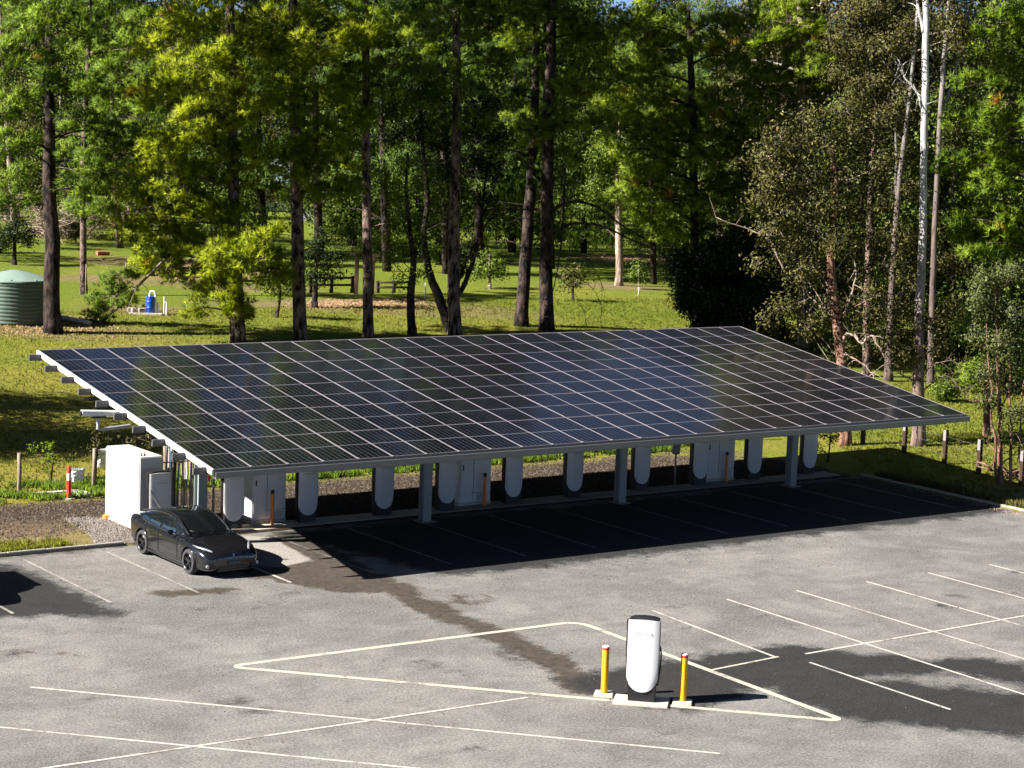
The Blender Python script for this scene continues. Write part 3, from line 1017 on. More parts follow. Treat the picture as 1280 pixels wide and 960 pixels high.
p = g2(755, 869); bollard('yellow bollard left of the open air charging post', (p[0], p[1], 0), fang)
p = g2(853, 879); bollard('yellow bollard right of the open air charging post', (p[0], p[1], 0), fang)


# ------------------------------------------------------------------ cabinets
def cabinet(label, x0, x1, y0, y1, h, group='grey cabinets among the charging posts'):
    t = thing('power_cabinet', label, 'cabinet', ((x0 + x1) / 2, y0, 0.05), 0, group)
    w2 = (x1 - x0) / 2; d = y1 - y0
    MB().box(-w2, w2, 0, d, 0.12, h, 0.02).build('housing', 'white_paint', t)
    MB().box(-w2 - .01, w2 + .01, -0.01, d, 0, 0.12).build('base', 'concrete_pale', t)
    dr = MB().box(-w2 + 0.06, -w2 * 0.2, -0.02, -0.002, 0.32, h - 0.42, 0.006).build('door', 'white_paint', t)
    MB().box(-w2 + 0.12, -w2 + 0.16, -0.035, -0.021, 1.22, 1.40).build('handle', 'black_plastic', dr)
    MB().box(-w2 - 0.012, -w2 - 0.001, 0.12, 0.27, h - 0.62, h - 0.35).build('vent', 'black_plastic', t)
    MB().box(-w2 + 0.02, w2 - 0.02, -0.006, -0.001, 0.42, 0.43).build('seam', 'trim_black', t)
    MB().box(-w2 * .12, -w2 * .10, -0.006, -0.001, 0.2, h - .1).build('seam', 'trim_black', t)
    lv = MB()
    for q in range(7): lv.box(w2 * .1, w2 * .8, -0.012, -0.001, .16 + q * .032, .175 + q * .032)
    lv.build('louvre', 'pipe_grey', t)['kind'] = 'stuff'
    MB().box(w2 * .3, w2 * .55, -0.007, -0.001, h - .62, h - .5).build('label_plate', 'pipe_grey', t)
    return t


cabinet('white cabinet right of the nearest post, with a sunlit left side', 4.80, 6.02, 6.62, 7.35, 2.30)
cabinet('white cabinet in the middle of the shaded row', 12.55, 13.85, 6.45, 7.2, 2.30)
cabinet('white cabinet near the far end of the row', 23.70, 25.10, 6.70, 7.4, 2.30)
for px, py, lb in ((338, 657, 'nearest'), (603, 633, 'middle'), (905, 603, 'farthest')):
    x, y = g2(px, py)
    t = thing('orange_bollard', 'orange bollard standing in front of the %s cabinet' % lb, 'bollard', (x, y - 0.1, 0.02), 0, 'orange bollards in front of the cabinets')
    MB().lathe([(0.055, 0), (0.055, 1.10)], 14).build('pipe', 'orange_paint', t, smooth=40)
    MB().lathe([(0.057, 1.02), (0.057, 1.12), (0.03, 1.14)], 14).build('cap', 'rubber', t, smooth=40)

big = thing('transformer_cabinet', 'large blank white cabinet left of the parked car', 'cabinet', (1.2, 7.15, 0.05))
MB().box(0, 0.80, 0, 2.45, 0.06, 2.28, 0.03).build('housing', 'white_paint', big)
MB().box(-0.05, 0.85, -0.05, 2.5, 0.0, 0.06).build('base', 'concrete_pale', big)
for dx in (0.16, 0.27):
    MB().lathe([(0.035, 0), (0.035, 0.05), (0.018, 0.055), (0.018, 0.11)], 10).build('lifting_eye', 'tail_light', big, (dx, 0.22, 2.28))
MB().box(0.10, 0.72, -0.008, -0.001, 0.4, 2.05).build('door', 'white_paint', big)
# orange cap lying at its base
oc = MB().lathe([(0.13, 0), (0.12, 0.10), (0.06, 0.14)], 12).build('orange_marker', 'orange_plastic', None, (*g2(133, 650), 0.05), smooth=40)
tag(oc, 'small orange plastic cap on the gravel at the foot of the big white cabinet', 'cap')

# conduit rack
rk = thing('conduit_rack', 'rack of upright grey, orange and blue conduits beside the left steel post', 'conduit rack', (2.75, 8.0, 0.04))
cols_ = ['pipe_grey', 'pipe_orange', 'pipe_blue', 'pipe_white', 'black_plastic', 'pipe_orange', 'pipe_grey', 'pipe_blue', 'black_plastic', 'pipe_grey', 'pipe_white', 'pipe_grey']
for k in range(24):
    x = 0.10 + 0.054 * k + random.uniform(-.015, .015); y = random.uniform(-.1, .9)
    h = random.uniform(1.1, 2.75) if k % 3 else 2.75
    q = MB().tube([(x, y, 0), (x + random.uniform(-.02, .02), y, h * .5), (x + random.uniform(-.03, .03), y, h)], random.choice((0.018, 0.025, 0.032)), 7)
    q.build('conduit', cols_[k % 12], rk, smooth=50)
for x in (-0.05, 1.35):
    MB().box(x - .03, x + .03, -0.17, -0.12, 0, 2.6).build('upright', 'galvanised', rk)
MB().tube([(-0.75, -0.15, 1.95), (1.4, -0.15, 1.95)], 0.022, 8).build('rail', 'galvanised', rk)
MB().tube([(-0.75, -0.19, 2.60), (1.4, -0.19, 2.60)], 0.022, 8).build('rail', 'galvanised', rk)
MB().tube([(-0.3, -0.17, 1.95), (-0.3, -0.17, 2.62)], 0.03, 8).build('rail', 'galvanised', rk)
for k, (x, z, s_) in enumerate(((0.3, 1.1, .16), (0.65, 1.35, .12), (0.95, 0.9, .18), (1.15, 1.25, .1))):
    MB().box(x, x + s_, -0.12, -0.02, z, z + s_ * 1.6, 0.01).build('junction_box', ['pipe_grey', 'black_plastic', 'pipe_white', 'red_paint'][k], rk)

# concrete strip and slabs under the posts
sl = D.objects.new('charger_footpath', None); COL.objects.link(sl); tag(sl, kind='structure')
for k in range(10):
    MB().box(0, 2.66, 0, 0.95, -0.06, 0.055 + 0.003 * (k % 2), 0.01).build('slab', 'concrete_pale' if k < 3 else 'concrete', sl, (3.0 + 2.68 * k, 5.78, 0))
# small pedestal in the shade
pd = thing('meter_pedestal', 'small grey meter box on a slim pole behind the shaded bays', 'meter box', (*g2(843, 610), 0.04))
MB().tube([(0, 0, 0), (0, 0, 1.2)], 0.035, 8).build('pole', 'grey_steel', pd)
MB().box(-0.13, 0.13, -0.08, 0.08, 1.2, 1.62, 0.015).build('box', 'grey_steel', pd)


# ------------------------------------------------------------------ vehicles
def interp(tab, s):
    xs_ = [t[0] for t in tab]
    return [float(np.interp(s, xs_, [t[k] for t in tab])) for k in range(1, len(tab[0]))]


def loft(sections, close_ends=True):
    """sections: list of lists of (x, y, z) full rings, same count"""
    bm = bmesh.new()
    rings = [[bm.verts.new(p) for p in s] for s in sections]
    n = len(rings[0])
    for a, b_ in zip(rings, rings[1:]):
        for k in range(n):
            bm.faces.new((a[k], a[(k + 1) % n], b_[(k + 1) % n], b_[k]))
    if close_ends:
        bm.faces.new(list(reversed(rings[0]))); bm.faces.new(rings[-1])
    bmesh.ops.recalc_face_normals(bm, faces=bm.faces[:])
    me = D.meshes.new('loft'); bm.to_mesh(me); bm.free()
    return me


def eval_mesh(o):
    bpy.context.view_layer.update()
    dg = bpy.context.evaluated_depsgraph_get()
    return D.meshes.new_from_object(o.evaluated_get(dg))


def smooth_cut(me, cutters, lvl=2):
    o = D.objects.new('tmp', me); COL.objects.link(o)
    s_ = o.modifiers.new('s', 'SUBSURF'); s_.levels = lvl; s_.render_levels = lvl
    tmp = []
    for cm in cutters:
        c = D.objects.new('cut', cm); COL.objects.link(c); tmp.append(c)
        b_ = o.modifiers.new('b', 'BOOLEAN'); b_.object = c; b_.operation = 'DIFFERENCE'; b_.solver = 'EXACT'
    out = eval_mesh(o)
    for t in [o] + tmp: D.objects.remove(t)
    for p in out.polygons: p.use_smooth = True
    out.set_sharp_from_angle(angle=R(38))
    return out


def wheel(parent, x, y, r, side, width=0.245):
    t = D.objects.new('wheel', None); COL.objects.link(t); t.parent = parent; t.location = (x, y, r)
    t.rotation_euler = (0, R(90) * side, 0)     # local +z points outwards
    hw = width / 2
    MB().lathe([(r * .70, -hw), (r * .93, -hw), (r, -hw * .75), (r, hw * .75), (r * .95, hw * .96), (r * .86, hw), (r * .73, hw * .98), (r * .70, hw * .8)], 36, cap=False).build('tyre', 'rubber', t, smooth=35)
    rm = MB()
    rm.lathe([(r * .70, -hw * .9), (r * .71, hw * .9), (r * .735, hw * .99), (r * .70, hw * 1.0), (r * .67, hw * .8), (r * .66, -hw * .5), (r * .2, -hw * .5)], 36)
    rm.tube([(r * .70 * math.cos(q * math.pi / 12), r * .70 * math.sin(q * math.pi / 12), hw * .97) for q in range(25)], .009, 5, mi=1)
    for k in range(5):
        for da in (-.16, .16):
            mt_ = Matrix.Rotation(2 * math.pi * k / 5 + da, 4, 'Z')
            rm.box(0.05, r * .69, -0.015, 0.015, hw * .45, hw * .80, 0.006, mi=1, mat=mt_)
    rm.lathe([(r * .2, hw * .2), (r * .19, hw * .80), (r * .1, hw * .87)], 16, mi=1)
    rm.build('rim', ['black_plastic', 'rim_black'], t, smooth=35)
    return t


def build_sedan(label, loc, rz):
    """front of the car towards local -y; ground at z = 0; local x is width"""
    t = thing('parked_car', label, 'car', loc, rz)
    Lc = 4.98
    #      s     halfw  sill   belt(side)  top(centre)  belly
    tab = [(0.00, 0.50, 0.30, 0.50, 0.60, 0.27),
           (0.06, 0.72, 0.24, 0.56, 0.68, 0.22),
           (0.18, 0.84, 0.20, 0.64, 0.755, 0.18),
           (0.40, 0.905, 0.19, 0.735, 0.82, 0.16),
           (0.80, 0.945, 0.19, 0.825, 0.885, 0.16),
           (1.20, 0.955, 0.19, 0.885, 0.94, 0.16),
           (1.55, 0.960, 0.20, 0.905, 0.965, 0.16),
           (2.00, 0.965, 0.20, 0.915, 0.97, 0.16),
           (2.60, 0.968, 0.20, 0.925, 0.97, 0.16),
           (3.20, 0.972, 0.20, 0.945, 0.985, 0.16),
           (3.70, 0.982, 0.20, 0.975, 1.01, 0.16),
           (4.10, 0.980, 0.21, 1.01, 1.045, 0.17),
           (4.50, 0.955, 0.24, 1.05, 1.095, 0.19),
           (4.80, 0.90, 0.30, 1.03, 1.10, 0.24),
           (4.93, 0.83, 0.36, 0.96, 1.06, 0.30),
           (4.98, 0.66, 0.42, 0.82, 0.90, 0.36)]
    secs = []
    for (s, hw, sill, belt, top, belly) in tab:
        half = [(0.0, belly), (hw * .75, belly), (hw * .955, sill), (hw * .985, sill + (belt - sill) * .22), (hw * 0.985, sill + (belt - sill) * .55), (hw * 1.0, sill + (belt - sill) * .80),
                (hw * .945, belt), (hw * .80, belt + (top - belt) * .62), (hw * .42, belt + (top - belt) * .93), (0.0, top)]
        ring = [(x, s, z) for x, z in half] + [(-x, s, z) for x, z in reversed(half[1:-1])]
        secs.append(ring)
    base = loft(secs)
    cut = []
    for yc in (0.92, 3.88):
        for sd_ in (-1, 1):
            mcy = MB().tube([(sd_ * 0.70, yc, 0.365), (sd_ * 1.2, yc, 0.365)], 0.405, 40).mesh()
            cut.append(mcy)
    # front intake and side intakes
    cut.append(MB().box(-0.46, 0.46, -0.1, 0.07, 0.235, 0.335).mesh())
    body_me = smooth_cut(base, cut, 2)
    body = link('body', body_me, 'car_paint', t)
    # dark inner wells and lower trim
    for yc in (0.92, 3.88):
        for sd_ in (-1, 1):
            MB().tube([(sd_ * 0.705, yc, 0.365), (sd_ * 0.72, yc, 0.365)], 0.400, 32).build('wheel_well', 'trim_black', t)
            wheel(t, sd_ * 0.842, yc, 0.352, sd_)
    # arch lips
    for yc in (0.92, 3.88):
        for sd_ in (-1, 1):
            pts = [(sd_ * (0.957 if yc < 2 else 0.972), yc - 0.408 * math.cos(a), 0.365 + 0.408 * math.sin(a)) for a in [math.pi * (k / 18.0 * 1.04 - .02) for k in range(19)]]
            MB().tube(pts, 0.011, 6).build('arch_lip', 'car_paint', t, smooth=60)
    # cabin
    #      s    z belt  half belt  z top   half top
    cab = [(1.42, 0.945, 0.74, 0.965, 0.66),
           (1.75, 0.935, 0.83, 1.140, 0.655),
           (2.05, 0.935, 0.865, 1.285, 0.625),
           (2.35, 0.940, 0.880, 1.385, 0.595),
           (2.70, 0.945, 0.885, 1.430, 0.585),
           (3.10, 0.955, 0.885, 1.432, 0.580),
           (3.50, 0.975, 0.880, 1.395, 0.575),
           (3.90, 1.005, 0.860, 1.315, 0.570),
           (4.25, 1.060, 0.820, 1.215, 0.570),
           (4.55, 1.080, 0.740, 1.125, 0.600),
           (4.68, 1.085, 0.66, 1.095, 0.58)]
    secs = []
    for (s, zb, hb, zt, ht) in cab:
        half = [(0.0, zb - .06), (hb * .9, zb - .06), (hb, zb), (hb - (hb - ht) * .42, zb + (zt - zb) * .55), (ht + 0.012, zt - (zt - zb) * 0.10), (ht * .82, zt + 0.002), (ht * .45, zt + 0.022), (0.0, zt + 0.03)]
        secs.append([(x, s, z) for x, z in half] + [(-x, s, z) for x, z in reversed(half[1:-1])])
    cabm = smooth_cut(loft(secs), [], 2)
    link('greenhouse_glass', cabm, 'glass_dark', t)

    def edge_pt(s, f, off=0.006):
        zb, hb, zt, ht = interp(cab, s)
        x = hb + (ht - hb) * f
        z = zb + (zt - zb) * (f * 0.90)
        return x + off, z
    for sd_ in (-1, 1):
        # roof rail / window arch in paint, from cowl over the doors to the tail
        pts = [(sd_ * (edge_pt(s, 1.0, -.012)[0]), s, interp(cab, s)[2] - (interp(cab, s)[2] - interp(cab, s)[0]) * .10 + 0.012) for s in np.linspace(1.44, 4.55, 26)]
        MB().tube(pts, [0.030] + [0.034] * 24 + [0.03], 8).build('roof_rail', 'car_paint', t, smooth=60)
        # bright window surround: lower belt line and upper arch
        up_ = [(sd_ * edge_pt(s, 0.90, 0.016)[0], s, edge_pt(s, 0.90)[1]) for s in np.linspace(1.78, 4.22, 20)]
        lo_ = [(sd_ * (interp(cab, s)[1] + 0.022), s, interp(cab, s)[0] + 0.012) for s in np.linspace(4.22, 1.78, 20)]
        MB().tube(up_ + lo_, 0.013, 6).build('window_trim', 'chrome', t, smooth=60)
        # side panes with a blue sky reflection put into their colour, front and rear doors, quarter light
        for (s0, s1) in ((1.95, 2.78), (2.88, 3.66), (3.72, 4.10)):
            bm = bmesh.new()
            nn = 8
            lo2, hi2 = [], []
            for k in range(nn + 1):
                s = s0 + (s1 - s0) * k / nn
                f0, f1 = 0.06, 0.86
                if s1 > 4.0: f1 = 0.84 - 0.45 * (k / nn)
                if s0 < 2: f1 = min(0.86, 0.55 + 0.8 * k / nn)
                a_ = edge_pt(s, f0, 0.014); c_ = edge_pt(s, f1, 0.018)
                mid_ = edge_pt(s, (f0 + f1) / 2, 0.028)
                lo2.append((bm.verts.new((sd_ * a_[0], s, a_[1])), bm.verts.new((sd_ * mid_[0], s, mid_[1])), bm.verts.new((sd_ * c_[0], s, c_[1]))))
            for a_, c_ in zip(lo2, lo2[1:]):
                for q in range(2):
                    bm.faces.new((a_[q], c_[q], c_[q + 1], a_[q + 1]))
            bmesh.ops.recalc_face_normals(bm, faces=bm.faces[:])
            me_ = D.meshes.new('side_window'); bm.to_mesh(me_); bm.free()
            for p_ in me_.polygons: p_.use_smooth = True
            wobj = link('side_window', me_, 'window_blue', t)
            so_ = wobj.modifiers.new('solid', 'SOLIDIFY'); so_.thickness = 0.006
        # mirror
        mm = MB()
        mm.box(-0.10, 0.10, -0.05, 0.05, -0.06, 0.06, 0.03)
        q = mm.build('wing_mirror', 'car_paint', t, (sd_ * 1.02, 1.90, 1.02), (0, 0, sd_ * R(-12)), smooth=50)
        MB().box(-0.10, 0.0, -0.02, 0.02, -0.03, -0.005).build('mirror_arm', 'trim_black', q, (sd_ * -0.08, 0, -0.04))
        # headlight: swept teardrop laid on the nose corner
        hl = []
        for k in range(11):
            f = k / 10
            s = 0.20 + 0.58 * f
            hwid, _, belt, top, _ = interp(tab, s)
            xx = hwid * (0.66 + 0.27 * f)
            zz = belt + (top - belt) * (0.70 - 0.62 * f) + 0.006
            wd = 0.055 * math.sin(math.pi * min(1, 0.15 + f * .9)) + 0.008
            hl.append((Vector((sd_ * (xx + wd * .5), s - wd, zz - wd * .9)), Vector((sd_ * (xx - wd * .5), s + wd * .4, zz + wd * .25))))
        bm = bmesh.new()
        vv = [(bm.verts.new(a_ + Vector((0, 0, .004))), bm.verts.new((a_ + c_) / 2 + Vector((sd_ * .012, -.012, .022))), bm.verts.new(c_ + Vector((0, 0, .004)))) for a_, c_ in hl]
        for a_, c_ in zip(vv, vv[1:]):
            for q2 in range(2): bm.faces.new((a_[q2], c_[q2], c_[q2 + 1], a_[q2 + 1]))
        bmesh.ops.recalc_face_normals(bm, faces=bm.faces[:])
        me_ = D.meshes.new('headlight'); bm.to_mesh(me_); bm.free()
        for p_ in me_.polygons: p_.use_smooth = True
        link('headlight', me_, 'headlight', t).modifiers.new('solid', 'SOLIDIFY').thickness = 0.01
        # fog lamp recess with bright lamp
        fr = MB().tube([(sd_ * 0.765, 0.055, 0.345), (sd_ * 0.765, 0.12, 0.345)], 0.045, 14).build('fog_lamp', 'headlight', t)
        MB().box(-.12, .12, -0.02, 0.08, -.04, .04, 0.012).build('side_intake', 'trim_black', t, (sd_ * .635, 0.035, .315), (0, 0, sd_ * R(16)))
        # door gaps and handles
        for s in (1.62, 2.80, 3.62):
            pts = []
            for k in range(12):
                f = k / 11
                hwid, sill, belt, top, _ = interp(tab, s)
                z = sill + 0.10 + (belt - sill - 0.10) * f
                sh = 0.0 if s < 3 else (-0.16 * (1 - f) ** 2 * 2)
                hwid2 = interp(tab, s + sh)[0]
                pts.append((sd_ * (hwid2 * (0.987 + 0.012 * math.sin(math.pi * min(1, f * 1.1))) + 0.001), s + sh, z))
            MB().tube(pts, 0.006, 5).build('door_gap', 'trim_black', t)
        for s in (2.60, 3.45):
            MB().box(-0.008, 0.008, -0.10, 0.10, -0.014, 0.014, 0.006).build('door_handle', 'chrome', t, (sd_ * 0.972, s, 0.80))
        MB().box(-0.012, 0.012, -1.20, 1.20, -0.035, 0.035, 0.01).build('side_skirt', 'trim_black', t, (sd_ * 0.935, 2.40, 0.20))
        MB().box(-0.10, 0.10, -0.02, 0.03, -0.05, 0.05, 0.02).build('tail_light', 'tail_light', t, (sd_ * 0.72, 4.90, 0.93), (0, 0, sd_ * R(-28)))
        # fender badge light
        MB().box(-0.004, 0.004, -0.05, 0.05, -0.012, 0.012).build('fender_badge', 'chrome', t, (sd_ * 0.958, 1.42, 0.72))
        # wiper
        MB().tube([(sd_ * 0.10 - .1, 1.42, 0.985), (sd_ * 0.45 - .1, 1.60, 1.07)], 0.009, 5).build('wiper', 'trim_black', t)
    MB().box(-0.47, 0.47, -0.012, 0.08, 0.245, 0.345, 0.012).build('lower_grille', 'trim_black', t)
    MB().box(-0.50, 0.50, -0.02, 0.03, 0.215, 0.235, 0.006).build('grille_lip', 'car_paint', t)
    MB().box(-0.50, 0.50, 0, 0.03, 0.185, 0.212, 0.008).build('front_splitter', 'trim_black', t, (0, 0.02, 0))
    pl = MB().box(-0.19, 0.19, -0.012, 0.0, -0.055, 0.055, 0.004).build('number_plate', 'plate_black', t, (0, -0.012, 0.42), (R(-6), 0, 0))
    link('plate_lettering', text_mesh('TSSLA', 0.075, 0.001), 'text_pale', pl, (0, -0.0145, 0), (R(90), 0, 0))
    MB().box(-0.035, 0.035, -0.006, 0.0, -0.035, 0.035, 0.003).build('nose_badge', 'chrome', t, (0, 0.015, 0.635), (R(-30), 0, 0))
    pts = [(x, 0.03 + 0.33 * (abs(x) / .8) ** 2.2, 0.655 + 0.10 * (abs(x) / .8) ** 1.6) for x in np.linspace(-0.80, 0.80, 21)]
    MB().tube(pts, 0.006, 5).build('bonnet_gap', 'trim_black', t)
    pts = [(x, 1.36 - .10 * (abs(x) / .75) ** 2, 0.982 - 0.02 * (abs(x) / .75) ** 2) for x in np.linspace(-0.75, 0.75, 15)]
    MB().tube(pts, 0.02, 6).build('cowl', 'trim_black', t, smooth=60)
    return t


# wheel contacts seen in the photograph: rear (-0.11, 4.35), front (-0.11, 1.36)
build_sedan('dark grey four door electric sedan parked nose out beside the white cabinet', (0.90, 0.42, 0.004), 0.0)


def build_wagon(label, loc):
    """tall wagon parked just outside the left edge; its shade reaches into the picture"""
    t = thing('parked_wagon', label, 'car', loc)
    tab = [(0.0, .70, .30, .75, .85), (.15, .88, .25, .9, .98), (.9, .94, .24, 1.02, 1.08), (1.4, .95, .24, 1.08, 1.14), (2.6, .95, .24, 1.10, 1.15), (4.0, .95, .26, 1.12, 1.16), (4.5, .93, .30, 1.1, 1.15), (4.65, .85, .4, 1.0, 1.05)]
    secs = []
    for s, hw, sill, belt, top in tab:
        half = [(0, sill - .03), (hw * .9, sill), (hw, sill + .15), (hw, belt - .15), (hw * .95, belt), (0, top)]
        secs.append([(x, s, z) for x, z in half] + [(-x, s, z) for x, z in reversed(half[1:-1])])
    cut = [MB().tube([(sd_ * 0.65, yc, 0.38), (sd_ * 1.2, yc, 0.38)], 0.43, 32).mesh() for yc in (.95, 3.7) for sd_ in (-1, 1)]
    link('body', smooth_cut(loft(secs), cut, 2), 'van_paint', t)
    cabt = [(1.2, .70, 1.15), (1.8, .78, 1.62), (2.3, .74, 1.80), (3.2, .74, 1.84), (4.2, .72, 1.76), (4.55, .74, 1.2)]
    secs = []
    for s, hw, zt in cabt:
        half = [(0, 1.0), (.88, 1.0), (.89, 1.08), (hw, zt - .1), (hw * .85, zt), (0, zt + .03)]
        secs.append([(x, s, z) for x, z in half] + [(-x, s, z) for x, z in reversed(half[1:-1])])
    link('cabin', smooth_cut(loft(secs), [], 2), 'glass_dark', t)
    MB().box(-.66, .66, 2.2, 4.2, 1.80, 1.87, 0.03).build('roof', 'van_paint', t)
    for yc in (.95, 3.7):
        for sd_ in (-1, 1): wheel(t, sd_ * 0.82, yc, 0.37, sd_)
    return t


build_wagon('white wagon parked left of the two empty bays, only its shade in view', (-7.35, 0.35, 0.004))


# ------------------------------------------------------------------ foliage makers
def unit(v):
    return v / (np.linalg.norm(v, axis=-1, keepdims=True) + 1e-9)


def needles(C, Dv, n=14, length=0.30, width=0.030, spread=0.8, tint=None, rng=RNG, N=None):
    """C centres, Dv directions, N soft normals: brushes of needle blades"""
    T = len(C)
    d = unit(np.repeat(Dv, n, 0) + rng.normal(0, spread, (T * n, 3)))
    c = np.repeat(C, n, 0) + d * 0.02
    L = length * rng.uniform(0.7, 1.15, (T * n, 1))
    w_ = unit(np.cross(d, rng.normal(0, 1, (T * n, 3)))) * width / 2
    tip = c + d * L
    v = np.stack([c - w_, c + w_, tip], 1).reshape(-1, 3)
    tt = np.repeat(tint if tint is not None else rng.random(T), n * 3)
    nn = np.repeat(N if N is not None else np.tile(np.array([[0, 0, 1.]]), (T, 1)), n, 0)
    nn = unit(nn + d * .45 + rng.normal(0, .18, (T * n, 3)))
    return v, tt, np.repeat(nn, 3, 0)


def leaves(C, size=0.10, aspect=0.4, droop=0.6, tint=None, rng=RNG, N=None):
    """one rhombic leaf per centre"""
    T = len(C)
    d = rng.normal(0, 1, (T, 3)); d[:, 2] -= droop; d = unit(d)
    sz = size * rng.uniform(0.6, 1.3, (T, 1))
    w_ = unit(np.cross(d, rng.normal(0, 1, (T, 3)))) * sz * aspect / 2
    v = np.stack([C, C + d * sz * .5 + w_, C + d * sz, C + d * sz * .5 - w_], 1).reshape(-1, 3)
    tt = np.repeat(tint if tint is not None else rng.random(T), 4)
    nn = N if N is not None else np.tile(np.array([[0, 0, 1.]]), (T, 1))
    nn = unit(nn + rng.normal(0, .42, (T, 3)))
    return v, tt, np.repeat(nn, 4, 0)


def limb_pts(a, b, sag=0.0, n=6, wob=0.10, rng=RNG):
    a = np.array(a, float); b = np.array(b, float)
    L = np.linalg.norm(b - a)
    out = []
    off = rng.normal(0, wob * L, 3)
    for i in range(n + 1):
        t = i / n
        p = a + (b - a) * t + off * math.sin(math.pi * t) * 0.5
        p[2] += sag * L * (math.sin(math.pi * t) * 0.5)
        out.append(p)
    return out


def smooth_path(p, sub=4):
    p = [np.array(q, float) for q in p]
    if len(p) < 3: return p
    q = [2 * p[0] - p[1]] + p + [2 * p[-1] - p[-2]]
    out = []
    for i in range(1, len(q) - 2):
        for k in range(sub):
            t = k / sub
            a, b_, c, d = q[i - 1], q[i], q[i + 1], q[i + 2]
            out.append(0.5 * ((2 * b_) + (c - a) * t + (2 * a - 5 * b_ + 4 * c - d) * t * t + (3 * b_ - a - 3 * c + d) * t ** 3))
    out.append(p[-1])
    return out


class Tree:
    """root Empty + trunk, limbs (as part of the trunk wood) and crown"""

    def __init__(s, name, label, base, group=None, cat='tree'):
        s.base = np.array(base, float)
        s.root = thing(name, label, cat, tuple(base), 0, group)
        s.wood = MB(); s.limbs = MB(); s.fv = []; s.ft = []; s.fn = []; s.lv = []; s.lt = []; s.ln = []
        s.name = name

    def loc(s, p): return np.array(p, float) - s.base

    def trunk(s, pts, rads, seg=10):
        p = [s.loc(q) for q in pts]
        # add root flare and resample with slight wobble
        q_ = smooth_path([np.append(a, r_) for a, r_ in zip(p, rads)])
        p = [a[:3] for a in q_]; rads = [float(max(.008, a[3])) for a in q_]
        P, Rr = [], []
        for i in range(len(p) - 1):
            n = max(1, int(np.linalg.norm(p[i + 1] - p[i]) / 1.2))
            for k in range(n):
                t = k / n
                q = p[i] + (p[i + 1] - p[i]) * t + RNG.normal(0, rads[0] * .05, 3)
                P.append(q); Rr.append(rads[i] + (rads[i + 1] - rads[i]) * t)
        P.append(p[-1]); Rr.append(rads[-1])
        P[0] = P[0] - np.array([0, 0, 0.3]); Rr[0] *= 1.35
        P.insert(1, P[0] + np.array([0, 0, 0.65])); Rr.insert(1, Rr[0] * 0.82)
        s.tp, s.tr = P, Rr
        s.wood.tube(P, Rr, seg)

    def on_trunk(s, z):
        zs = [p[2] for p in s.tp]
        k = int(np.clip(np.searchsorted(zs, z), 1, len(zs) - 1))
        t = np.clip((z - zs[k - 1]) / (zs[k] - zs[k - 1] + 1e-9), 0, 1)
        return s.tp[k - 1] + (s.tp[k] - s.tp[k - 1]) * t, s.tr[k - 1] + (s.tr[k] - s.tr[k - 1]) * t

    def limb(s, target, z0=None, r=None, sag=0.15, end=0.012, n=6, rise=.12):
        tgt = s.loc(target)
        if z0 is None: z0 = tgt[2] - rise * math.hypot(*(tgt[:2] - s.tp[0][:2]))
        z0 = min(max(z0, 0.8), s.tp[-1][2] - 0.05)
        a, tr = s.on_trunk(z0)
        L = np.linalg.norm(tgt - a)
        r = r or min(tr * .5, 0.035 + 0.014 * L)
        pts = limb_pts(a, tgt, sag, n)
        s.limbs.tube(pts, [r + (end - r) * (k / n) for k in range(n + 1)], 6)
        return pts

    def twigs(s, c, rad, n, r0=0.014):
        for _ in range(n):
            d = unit(RNG.normal(0, 1, 3) * np.array([1, 1, .6]))
            s.limbs.tube(limb_pts(c, c + d * rad * RNG.uniform(.6, 1.05), .1, 3), [r0, r0 * .8, r0 * .55, r0 * .3], 4, cap=False)

    def bough(s, c, rad, dens=1.0, flat=0.74, needle=0.30, width=0.030, n=14, limb=True, sag=0.15, dead=0.0):
        """pine bough: brushes on twigs in a flattened ball round c (world)"""
        lp = s.limb(c, sag=sag + RNG.uniform(-.15, .1)) if limb else None
        c = s.loc(c)
        # several sub-clusters so the outline is uneven
        K = max(6, int(rad * rad * 9 * dens))
        sc = c + unit(RNG.normal(0, 1, (K, 3))) * (RNG.random((K, 1)) ** .45) * rad * np.array([1, 1, flat])
        if lp is not None:
            ex = [lp[i] + RNG.normal(0, .3, 3) + np.array([0, 0, .15]) for i in (2, 3, 4, 5) for _ in range(2) if np.linalg.norm(lp[i] - c) > rad * .8 and RNG.random() < .6]
            if ex: sc = np.concatenate([sc, np.array(ex)])
        C, Dv, T, NN = [], [], [], []
        for q in sc:
            m_ = RNG.integers(9, 17)
            rr = RNG.uniform(.3, .62)
            dd = unit(q - c + np.array([0, 0, .25]) + RNG.normal(0, .25, 3))
            pp = q + unit(RNG.normal(0, 1, (m_, 3))) * rr * RNG.random((m_, 1)) ** .5 * np.array([1, 1, .55])
            NN.append(unit(unit(pp - q) * .9 + unit(q - c) * .5 + np.array([0, 0, .35])))
            C.append(pp); Dv.append(unit(pp - q + dd * rr * 1.2 + np.array([0, 0, .12])))
            t0 = RNG.random() * .6
            T.append(np.clip(t0 + RNG.random(m_) * .35 + (0.5 if RNG.random() < dead else 0), 0, 1) if True else None)
            if np.linalg.norm(q - c) < rad * 1.3: s.limbs.tube([c + (q - c) * .15, c + (q - c) * .6 + np.array([0, 0, -.03]), q], [0.016, 0.011, 0.006], 3, cap=False)
        C = np.concatenate(C); Dv = np.concatenate(Dv); T = np.concatenate(T)
        v, t, nn = needles(C, Dv, n, needle, width, 0.55, np.minimum(T, .9) if dead == 0 else T, N=np.concatenate(NN))
        s.fv.append(v); s.ft.append(t); s.fn.append(nn)

